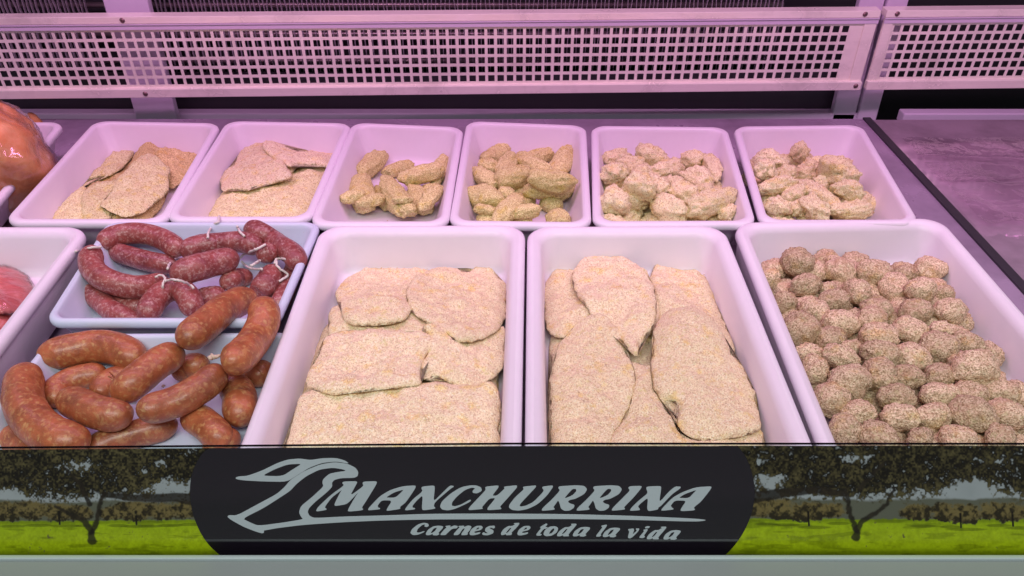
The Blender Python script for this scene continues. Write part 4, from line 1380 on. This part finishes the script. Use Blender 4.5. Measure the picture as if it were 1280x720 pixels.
for g, a, b in ((g1, g1[5] - .026, g1[5] - .001), (g2, .001, .020)):
    t, p0, ax, ay, az = g[:5]
    mb = MB(); mb.obox(p0, ax, ay, az, a, b, -.0028, -.0004, .0185, .153)
    bevel(mb.build('end_stile', M['steel'], t), .0008)

# ------------------------------------------------------------------ front glass with the print
PY = .516
def pp(px, py, off=0):
    """point of the front panel; off is how far it stands towards the viewer"""
    p = at_y(px, py, PY)
    return (p.x, PY - off, p.z)
root = empty('front_glass', (0, PY, 0)); tag(root, 'low front glass printed with oak meadows and silver lettering on black', 'front glass')
zt = [at_y(x, y, PY).z for x, y in ((0, 561.6), (640, 556.6), (1280, 556.8))]
xt = [at_y(x, 557, PY).x for x in (0, 640, 1280)]
zl = zt[0] + (zt[0] - zt[1]) * .5
top = [(-.70, zl), (xt[0], zt[0]), (xt[1], zt[1]), (xt[2], zt[2]), (.80, zt[2])]
zbot = at_y(640, 692.5, PY).z
V, Fc = [], []
for y in (PY + .0005, PY + .0030):
    for x, z in top: V.append((x, y, zbot - .02))
    for x, z in top: V.append((x, y, z + .0004))
n = len(top)
for i in range(n - 1):
    Fc.append((i, i + 1, n + i + 1, n + i)); Fc.append((2 * n + i, 3 * n + i, 3 * n + i + 1, 2 * n + i + 1))
    Fc.append((n + i, n + i + 1, 3 * n + i + 1, 3 * n + i)); Fc.append((i, 2 * n + i, 2 * n + i + 1, i + 1))
Fc += [(0, n, 3 * n, 2 * n), (n - 1, 3 * n - 1, 4 * n - 1, 2 * n - 1)]
mesh_obj('glass_pane', V, Fc, M['glass'], root, smooth=False)

def top_y(px): return np.interp(px, [0, 640, 1280], [561.6, 556.6, 556.8])
def bot_y(px): return np.interp(px, [0, 640, 1280], [695.0, 691.8, 694.0])
Lc = [(262, 557), (250, 570), (241, 590), (238, 612), (241, 638), (250, 662), (262, 680), (277, 694)]
Rc = [(921, 555), (932, 570), (940, 592), (943, 615), (939, 640), (930, 662), (918, 680), (905, 694)]

# printed pictures: fine grids of ink dots
def lin(c):
    c = np.asarray(c, float) / 255
    return np.where(c <= .04045, c / 12.92, ((c + .055) / 1.055) ** 2.4)
def sstep(a, b, x):
    t = np.clip((x - a) / (b - a), 0, 1); return t * t * (3 - 2 * t)
def seg_d(x, y, pts, ws):
    best = np.full(x.shape, 1e9)
    for (a, b), (w0, w1) in zip(zip(pts[:-1], pts[1:]), zip(ws[:-1], ws[1:])):
        dx, dy = b[0] - a[0], b[1] - a[1]
        t = np.clip(((x - a[0]) * dx + (y - a[1]) * dy) / (dx * dx + dy * dy), 0, 1)
        d = np.hypot(x - a[0] - t * dx, y - a[1] - t * dy) - (w0 + (w1 - w0) * t)
        best = np.minimum(best, d)
    return best
def paint(x, y, gaps, branches, hedge, seed):
    P = np.stack([x, y, np.zeros_like(x)], 1)
    n1, n2, n3 = fbm(P, .05, seed, 3), fbm(P, .17, seed + 11, 3), vnoise(P, .5, seed + 23)
    yy = y
    sky = lin((156, 163, 164))[None] * (1 + .08 * n1[:, None])
    col = sky
    # far hills
    k = sstep(622, 626, yy + 3 * n1)
    col = col * (1 - k[:, None]) + lin((96, 98, 84))[None] * k[:, None]
    # hedge of far trees
    for (cx, cy, rx, ry) in hedge:
        d = ((x - cx) / rx) ** 2 + ((yy - cy) / ry) ** 2 + .45 * n2 + .25 * n3
        k = (1 - sstep(.6, 1.25, d))[:, None]
        tone = sstep(-.7, .8, n2 + .6 * n3 - (yy - cy) / ry * .5)[:, None]
        c = lin((46, 40, 26))[None] * (1 - tone) + lin((118, 104, 64))[None] * tone
        col = col * (1 - k) + c * k
        tk = seg_d(x, yy, [(cx, cy), (cx + 1, cy + ry + 3.5)], [1.5, 1.2]) + (99 if rx < 26 else 0)
        k = (1 - sstep(-.4, .5, tk))[:, None]
        col = col * (1 - k) + lin((30, 24, 18))[None] * k
    # meadow
    g = sstep(647.5, 649.5, yy + 1.2 * n2)
    gr = lin((160, 180, 22))[None] * (1 + .16 * n2[:, None] + .12 * n3[:, None])
    far = sstep(672, 650, yy)[:, None]
    gr = gr * (1 - .25 * far) + lin((120, 160, 20))[None] * .25 * far
    st = sstep(.25, .6, fbm(np.stack([x * .25, yy * 1.6, x * 0], 1), .12, seed + 40, 3))[:, None]
    gr = gr * (1 - .3 * st)
    dk = sstep(684, 692, yy + 2 * n2)[:, None]
    gr = gr * (1 - .55 * dk)
    gr = gr * (1 - .35 * sstep(655, 650, yy)[:, None])
    # hedge bottoms stay in front of the far meadow edge
    hm = np.zeros_like(x)
    for (cx, cy, rx, ry) in hedge:
        d = ((x - cx) / rx) ** 2 + ((yy - cy) / ry) ** 2 + .45 * n2 + .25 * n3
        hm = np.maximum(hm, 1 - sstep(.75, 1.0, d))
        hm = np.maximum(hm, 1 - sstep(-.4, .5, seg_d(x, yy, [(cx, cy), (cx + 1, cy + ry + 3.5)], [1.5, 1.2]) + (99 if rx < 26 else 0)))
        sh = ((x - cx - 8) / (rx * .8)) ** 2 + ((yy - cy - ry - 6) / 2.2) ** 2
        gr = gr * (1 - .45 * (1 - sstep(.5, 1.2, sh)))[:, None]
    g = (g * (1 - hm))[:, None]
    col = col * (1 - g) + gr * g
    # big crown overhead
    dens = .85 + .45 * n1 + .45 * n2 + .4 * n3 - sstep(600, 640, yy + 9 * n1) * 1.5
    for (cx, cy, rx, ry, s) in gaps:
        dens = dens - s * np.exp(-(((x - cx) / rx) ** 2 + ((yy - cy) / ry) ** 2))
    k = sstep(-.12, .38, dens)[:, None]
    tone = sstep(-.4, 1.3, .5 * n2 + .7 * n3 + .3 * n1)[:, None]
    c = lin((25, 22, 16))[None] * (1 - tone) + lin((98, 90, 58))[None] * tone
    col = col * (1 - k) + c * k
    for pts, ws in branches:
        d = seg_d(x + 1.5 * n2, yy + 1.5 * n1, pts, ws)
        k = (.92 * (1 - sstep(-1.4, 1.2, d)))[:, None]
        c = lin((40, 34, 26))[None] * (1 + .4 * n2[:, None])
        col = col * (1 - k) + np.clip(c, 0, 1) * k
    return np.clip(col * 1.05, 0.002, .9)

def picture(x0, x1, side, gaps, branches, hedge, seed):
    st = .9
    nx = int((x1 - x0) / st); ny = int(137 / st)
    V, Fc, keep = [], [], []
    xs = np.linspace(x0, x1, nx + 1)
    for x in xs:
        ys = np.linspace(top_y(x), bot_y(x), ny + 1)
        for y in ys: V.append(pp(x, y, .0006))
    V = np.array(V)
    cx, cy = np.meshgrid((xs[:-1] + xs[1:]) / 2, np.linspace(557, 693.5, ny + 1)[:-1] + .5, indexing='ij')
    col = paint(cx.ravel(), cy.ravel(), gaps, branches, hedge, seed)
    for i in range(nx):
        for j in range(ny):
            a = i * (ny + 1) + j
            Fc.append((a, a + 1, a + ny + 2, a + ny + 1))
    me = bpy.data.meshes.new('printed_meadow')
    me.from_pydata((V - np.array(root.location)).tolist(), [], Fc)
    at = me.attributes.new('col', 'FLOAT_COLOR', 'FACE')
    at.data.foreach_set('color', np.c_[col, np.ones(len(col))].ravel())
    me.materials.append(M['print'])
    return link(bpy.data.objects.new('printed_meadow', me), root)
hl = [(8, 636, 22, 13), (40, 635, 24, 13), (74, 637, 26, 12), (100, 639, 18, 10), (170, 637, 34, 13), (205, 637, 22, 12), (232, 636, 22, 12), (140, 640, 18, 9), (-30, 638, 24, 14)]
bl_ = [([(116, 674), (114, 660), (106, 648), (88, 640), (70, 630)], [5.5, 4.2, 3.6, 3, 2]), ([(114, 662), (122, 648), (124, 630), (130, 615)], [3.4, 3, 2.8, 3]),
       ([(130, 616), (170, 620), (215, 619), (262, 624)], [4, 4.5, 6, 9]), ([(112, 628), (100, 600), (80, 580)], [3, 3, 2])]
gl_ = [(212, 606, 26, 9, 1.3), (100, 578, 22, 9, .8), (10, 616, 18, 10, 1.2), (180, 590, 20, 8, .4), (200, 575, 8, 5, .7), (60, 600, 14, 8, .3)]
picture(-190, 281, 0, gl_, bl_, hl, 3)
hr = [(950, 636, 20, 13), (975, 636, 22, 14), (1010, 640, 28, 13), (1040, 638, 20, 10), (1145, 640, 22, 11), (1200, 642, 34, 13), (1180, 640, 18, 12), (1265, 640, 26, 13), (1240, 638, 22, 12), (1320, 640, 26, 13)]
br_ = [([(1070, 670), (1071, 660), (1078, 650), (1094, 641), (1108, 630), (1116, 612)], [6, 4.5, 3.8, 3.2, 2.6, 2]), ([(1070, 662), (1064, 648), (1060, 632), (1058, 612)], [3.6, 3.2, 3, 3]),
       ([(1056, 616), (1020, 612), (980, 616), (930, 624)], [4, 4.5, 6, 8]), ([(1075, 610), (1090, 592), (1105, 578)], [3, 3, 2])]
gr_ = [(962, 600, 22, 9, 1.3), (1215, 612, 30, 14, 1.4), (1070, 572, 16, 8, .8), (1240, 575, 20, 7, .7), (945, 575, 16, 6, .5), (1150, 605, 14, 8, .3)]
picture(899, 1470, 1, gr_, br_, hr, 8)

# black field between the pictures
def poly_fill(polys_px, off, th):
    """tessellated outline with holes, px -> panel; front face plus edge walls"""
    V, Fc = [], []
    lists = [[Vector((x, y, 0)) for x, y in pl] for pl in polys_px]
    tri = tessellate_polygon(lists)
    flat = [p for pl in polys_px for p in pl]
    n = len(flat)
    V += [pp(x, y, off + th) for x, y in flat] + [pp(x, y, off) for x, y in flat]
    Fc += [tuple(t) for t in tri]
    s = 0
    for pl in polys_px:
        m = len(pl)
        for k in range(m):
            a, b = s + k, s + (k + 1) % m
            Fc.append((a, b, b + n, a + n))
        s += m
    return V, Fc
def fill_obj(name, shapes, off, th, mat):
    V, Fc = [], []
    for polys in shapes:
        v, f = poly_fill(polys, off, th)
        n = len(V); V += v; Fc += [tuple(i + n for i in q) for q in f]
    o = mesh_obj(name, V, Fc, mat, root, smooth=False)
    bm = bmesh.new(); bm.from_mesh(o.data); bmesh.ops.recalc_face_normals(bm, faces=bm.faces); bm.to_mesh(o.data); bm.free()
    return o
Ls, Rs = spline(Lc, 30), spline(Rc, 30)
Ls[0, 1] = top_y(Ls[0, 0]); Rs[0, 1] = top_y(Rs[0, 0]); Ls[-1, 1] = bot_y(Ls[-1, 0]); Rs[-1, 1] = bot_y(Rs[-1, 0])
topl = [(x, top_y(x)) for x in np.linspace(Ls[0, 0], Rs[0, 0], 12)[1:-1]]
botl = [(x, bot_y(x)) for x in np.linspace(Rs[-1, 0], Ls[-1, 0], 12)[1:-1]]
fill_obj('black_field', [[[tuple(p) for p in Ls[::-1]] + topl + [tuple(p) for p in Rs] + botl]], .0009, .0005, M['black'])

def smooth_poly(pts, k=1):
    """round the corners of a traced outline a little (Chaikin)"""
    for _ in range(k):
        out = []
        n = len(pts)
        for i in range(n):
            a, b = pts[i], pts[(i + 1) % n]
            out += [(a[0] * .82 + b[0] * .18, a[1] * .82 + b[1] * .18), (a[0] * .18 + b[0] * .82, a[1] * .18 + b[1] * .82)]
        pts = out
    return pts
def tr(x0, y0, s, *polys):
    return [smooth_poly([(x0 + x / s, y0 + y / s) for x, y in p], 2) for p in polys]
za = lambda *p: tr(400, 590, 8, *p)
zb_ = lambda *p: tr(540, 590, 8, *p)
zc_ = lambda *p: tr(680, 590, 5.82, *p)
z1 = lambda *p: tr(280, 560, 6, *p)
R2 = [(235, 272), (240, 255), (310, 190), (370, 125), (355, 105), (365, 95), (480, 88), (545, 92), (567, 115), (545, 150), (480, 185), (440, 192), (425, 205), (440, 220), (475, 230), (470, 250), (440, 270), (400, 272), (375, 255), (365, 215), (355, 195), (335, 225), (320, 245), (332, 260), (320, 265)]
R2h = [(400, 182), (425, 150), (460, 112), (485, 112), (488, 130), (460, 160), (420, 178)]
sh = lambda p, dx, dy=0: [(x + dx, y + dy) for x, y in p]
letters = [
    z1([(690, 467), (705, 435), (800, 345), (905, 270), (888, 252), (898, 243), (1005, 240), (990, 270), (945, 352), (1050, 275), (1040, 250), (1055, 243), (1152, 240), (1140, 270), (1060, 400), (1035, 435), (1050, 455), (930, 467), (935, 445), (990, 350), (1015, 315), (940, 395), (915, 412), (835, 425), (830, 410), (870, 330), (890, 300), (810, 360), (755, 435), (778, 452)]),
    za([(480, 370), (490, 345), (600, 230), (700, 170), (830, 130), (960, 122), (955, 150), (860, 290), (800, 335), (808, 355), (670, 375), (668, 360), (725, 270), (620, 268), (578, 320), (585, 345), (605, 350), (600, 358)], [(655, 245), (740, 190), (840, 160), (815, 190), (755, 245)]),
    za([(850, 370), (860, 345), (930, 260), (1030, 180), (1010, 135), (1145, 122), (1150, 150), (1135, 285), (1220, 200), (1300, 122), (1345, 130), (1310, 150), (1170, 270), (1145, 300), (1140, 330), (1160, 352), (1030, 370), (1020, 345), (1030, 215), (970, 270), (925, 325), (930, 345), (955, 350), (945, 360)]),
    zb_([(500, 165), (490, 140), (440, 122), (380, 122), (290, 140), (190, 200), (100, 280), (80, 330), (100, 360), (160, 370), (230, 355), (330, 310), (385, 280), (390, 265), (370, 268), (290, 315), (230, 332), (200, 325), (200, 290), (250, 230), (330, 165), (400, 140), (435, 150), (405, 175), (410, 195), (450, 200), (490, 180)]),
    zb_([(365, 368), (370, 345), (450, 260), (540, 165), (530, 135), (665, 122), (665, 140), (600, 225), (650, 225), (730, 150), (715, 135), (850, 120), (850, 140), (780, 220), (690, 320), (680, 335), (695, 350), (690, 358), (555, 368), (555, 345), (640, 245), (575, 250), (510, 325), (500, 340), (512, 355)]),
    zb_([(905, 135), (1040, 122), (1040, 135), (960, 220), (885, 300), (875, 325), (890, 335), (940, 325), (1010, 290), (1090, 210), (1120, 170), (1095, 135), (1205, 122), (1210, 135), (1150, 220), (1060, 305), (960, 355), (870, 372), (800, 365), (768, 340), (775, 310), (830, 240), (920, 160)]),
    zc_(sh(R2, -253), sh(R2h, -253)), zc_(R2, R2h),
    zc_([(490, 272), (495, 255), (560, 190), (625, 125), (610, 105), (625, 95), (710, 92), (705, 108), (650, 175), (590, 235), (580, 248), (592, 262)]),
    zc_([(622, 272), (630, 255), (680, 205), (755, 145), (740, 105), (755, 97), (850, 93), (850, 115), (835, 215), (900, 140), (950, 97), (995, 98), (985, 112), (930, 150), (850, 235), (830, 248), (828, 262), (758, 275), (748, 255), (755, 175), (705, 215), (680, 240), (698, 262), (690, 268)]),
    zc_([(850, 272), (855, 258), (930, 180), (1000, 140), (1100, 103), (1218, 95), (1210, 115), (1140, 205), (1085, 248), (1100, 268), (990, 275), (995, 255), (1035, 198), (950, 196), (918, 235), (930, 250), (945, 262)], [(975, 180), (1020, 150), (1110, 118), (1090, 140), (1050, 182)]),
]
fill_obj('brand_lettering', letters, .0014, .0004, M['silver'])
ul = [((1200) / 6 + 280, 497 / 6 + 560)] + [(540, 640.7), (620, 640.5), (700, 641), (783, 643), (869, 646.8), (884, 648.6), (869, 650.3), (783, 647.8), (700, 646.8), (620, 647.2), (540, 647.4)] + [(1200 / 6 + 280, 532 / 6 + 560)]
E2 = [(28, 505), (40, 495), (100, 497), (260, 410), (400, 335), (460, 280), (500, 230), (600, 165), (720, 115), (830, 97), (930, 110), (990, 140), (1010, 170), (1005, 200), (980, 213), (880, 215), (830, 228), (812, 250), (815, 280), (770, 325), (690, 390), (640, 440), (630, 470), (645, 500), (680, 517), (900, 505)]
E2b = [(900, 545), (600, 565), (400, 590), (330, 603), (300, 608), (305, 622), (290, 630), (240, 615), (150, 580), (60, 530)]
full = [(280 + x / 6, 560 + y / 6) for x, y in E2] + ul + [(280 + x / 6, 560 + y / 6) for x, y in E2b]
hole = [(280 + x / 6, 560 + y / 6) for x, y in [(140, 520), (300, 440), (440, 350), (500, 310), (545, 260), (620, 200), (720, 150), (820, 137), (900, 150), (920, 163), (850, 172), (790, 185), (745, 225), (740, 250), (750, 278), (650, 370), (580, 425), (565, 470), (580, 505), (600, 525), (450, 550), (260, 575), (200, 550)]]
wing = z1([(90, 213), (110, 205), (180, 200), (290, 160), (400, 105), (480, 78), (570, 70), (650, 82), (740, 68), (840, 66), (910, 85), (942, 108), (850, 90), (740, 100), (640, 138), (560, 188), (475, 243), (300, 240), (150, 232), (95, 222)], [(285, 200), (380, 150), (480, 112), (590, 107), (520, 150), (440, 203)])
fill_obj('emblem', [[smooth_poly(full, 2), smooth_poly(hole, 2)], wing], .0014, .0004, M['silver'])
z5 = lambda *p: tr(500, 640, 6.737, *p)
z6 = lambda *p: tr(670, 640, 6.737, *p)
a_, ah = [(308, 180), (325, 150), (370, 120), (420, 115), (462, 122), (410, 178), (425, 183), (405, 195), (365, 193), (370, 180), (340, 193), (312, 192)], [(348, 175), (375, 135), (405, 128), (385, 160), (358, 178)]
d_, dh = [(175, 180), (195, 150), (240, 118), (275, 118), (305, 98), (290, 90), (345, 88), (325, 115), (270, 178), (280, 192), (225, 193), (228, 182), (205, 192), (178, 192)], [(215, 175), (250, 132), (268, 128), (245, 160), (222, 178)]
e_, eh = [(585, 165), (600, 135), (640, 108), (685, 105), (700, 118), (680, 140), (625, 152), (630, 168), (680, 158), (670, 172), (620, 184), (590, 182)], [(635, 140), (655, 118), (670, 118), (660, 135)]
tag_ = [
    z5([(245, 105), (240, 88), (200, 80), (150, 95), (100, 135), (88, 165), (110, 182), (150, 180), (200, 160), (210, 148), (160, 165), (140, 160), (150, 130), (190, 95), (215, 92), (205, 108), (225, 115)]),
    z5(sh(a_, -90, -10), sh(ah, -90, -10)),
    z5([(335, 182), (370, 140), (395, 118), (380, 108), (430, 103), (420, 120), (455, 103), (490, 108), (480, 125), (440, 128), (400, 165), (385, 182)]),
    z5([(445, 182), (490, 130), (505, 118), (490, 108), (545, 105), (535, 118), (575, 103), (605, 110), (590, 140), (565, 168), (575, 172), (560, 182), (510, 183), (550, 125), (530, 128), (495, 182)]),
    z5(e_, eh),
    z5([(690, 170), (705, 160), (725, 170), (745, 168), (715, 148), (720, 125), (750, 108), (795, 105), (802, 115), (790, 128), (765, 118), (750, 125), (790, 145), (785, 168), (740, 184), (700, 182)]),
    z5([(850, 165), (870, 135), (910, 108), (945, 108), (970, 92), (955, 85), (1010, 80), (990, 110), (935, 165), (945, 170), (935, 182), (890, 183), (895, 172), (870, 182), (852, 182)], [(890, 165), (925, 122), (940, 120), (915, 155), (897, 168)]),
    z5(sh(e_, 402, 1), sh(eh, 402, 1)),
    z6([(-5, 185), (45, 122), (30, 118), (85, 85), (98, 92), (75, 115), (100, 118), (85, 128), (65, 130), (30, 172), (50, 178), (35, 188)]),
    z6([(60, 175), (75, 140), (115, 112), (165, 110), (188, 125), (175, 160), (130, 188), (80, 192)], [(105, 175), (125, 140), (150, 122), (155, 140), (130, 170)]),
    z6(d_, dh), z6(a_, ah),
    z6([(498, 195), (560, 118), (545, 105), (600, 95), (585, 120), (540, 178), (550, 183), (535, 195)]),
    z6(sh(a_, 252, 6), sh(ah, 252, 6)),
    z6([(770, 205), (785, 150), (770, 135), (820, 128), (825, 140), (810, 180), (850, 145), (835, 130), (870, 128), (860, 150), (810, 200), (790, 210)]),
    z6([(862, 205), (910, 150), (900, 140), (945, 132), (905, 188), (918, 195), (900, 208)]), z6([(915, 118), (935, 108), (960, 112), (945, 124), (920, 126)]),
    z6(sh(d_, 755, 25), sh(dh, 755, 25)), z6(sh(a_, 762, 27), sh(ah, 762, 27)),
]
fill_obj('tagline_lettering', tag_, .0014, .0004, M['silver'])

# channel that holds the glass, and the painted ledge in front
zb0 = at_y(640, 692.3, PY).z
mb = MB(); mb.box(-.9, .95, PY - .0085, PY + .016, zb0 - .022, zb0 - .0025)
o = mb.build('gasket', M['gasket'], root)
za_ = at_y(640, 696.5, PY - .012).z
mb = MB(); mb.box(-.9, .95, PY - .0135, PY - .009, zb0 - .03, za_)
o = bevel(mb.build('channel', M['channel'], root), .001)
mb = MB(); mb.box(-1.2, 1.2, .25, PY - .0137, zb0 - .06, at_y(640, 700.5, PY - .0137).z)
o = bevel(mb.build('counter_ledge', M['ledge'], None, (0, .4, 0)), .002); tag(o, None, None, None, 'structure')

# ------------------------------------------------------------------ light
W = bpy.data.worlds.new('World'); SC.world = W; W.use_nodes = True
bg = W.node_tree.nodes['Background']
bg.inputs[0].default_value = (.84, .92, 1.0, 1); bg.inputs[1].default_value = .20
def area(name, loc, rot, sx, sy, col, pw):
    l = bpy.data.lights.new(name, 'AREA'); l.shape = 'RECTANGLE'; l.size = sx; l.size_y = sy
    l.color = col; l.energy = pw
    o = bpy.data.objects.new(name, l); o.location = loc; o.rotation_euler = rot
    return link(o)
area('case_lamp', (0, 1.18, .74), (math.radians(30), 0, 0), 2.7, .06, (1, .47, .92), 7.8)
area('canopy_lamp', (0, .92, 1.05), (math.radians(2), 0, 0), 2.5, .10, (1, .60, .87), 6.3)
area('shop_ceiling_lamp', (0, -1.0, 2.5), (math.radians(31), 0, 0), 2.6, .7, (.95, 1, .97), 60)
# unseen hood, added to block the shop lamp from the back trays
hood = empty('shade_hood', (0, 1.2, 1.2)); tag(hood, 'unseen canopy hood added to keep the shop lamp off the back trays', 'canopy')
mb = MB(); mb.box(-1.9, 2.0, .50, 1.94, 1.20, 1.23); mb.build('shade_hood_top', M['lav'], hood)
mb = MB(); mb.box(-1.9, 2.0, .47, .495, .86, 1.23); mb.build('shade_hood_valance', M['lav'], hood)
mb = MB(); mb.box(-5, 5, -6, .3, -1.02, -1.0)
o = mb.build('shop_floor', simple('floor_tile', (.10, .09, .10), .5), None, (0, -2, -1)); tag(o, None, None, None, 'structure')

# ------------------------------------------------------------------ camera and render
cd = bpy.data.cameras.new('camera'); cd.sensor_width = 36; cd.lens = F / 1280 * 36; cd.clip_start = .01; cd.clip_end = 50
co = bpy.data.objects.new('camera', cd); co.location = (0, 0, CAMZ); co.rotation_euler = (math.pi / 2 - TH, 0, 0)
link(co); SC.camera = co
SC.view_settings.view_transform = 'Standard'; SC.view_settings.look = 'None'
SC.view_settings.exposure = 0; SC.view_settings.gamma = 1
SC.render.resolution_x, SC.render.resolution_y = 1024, 576
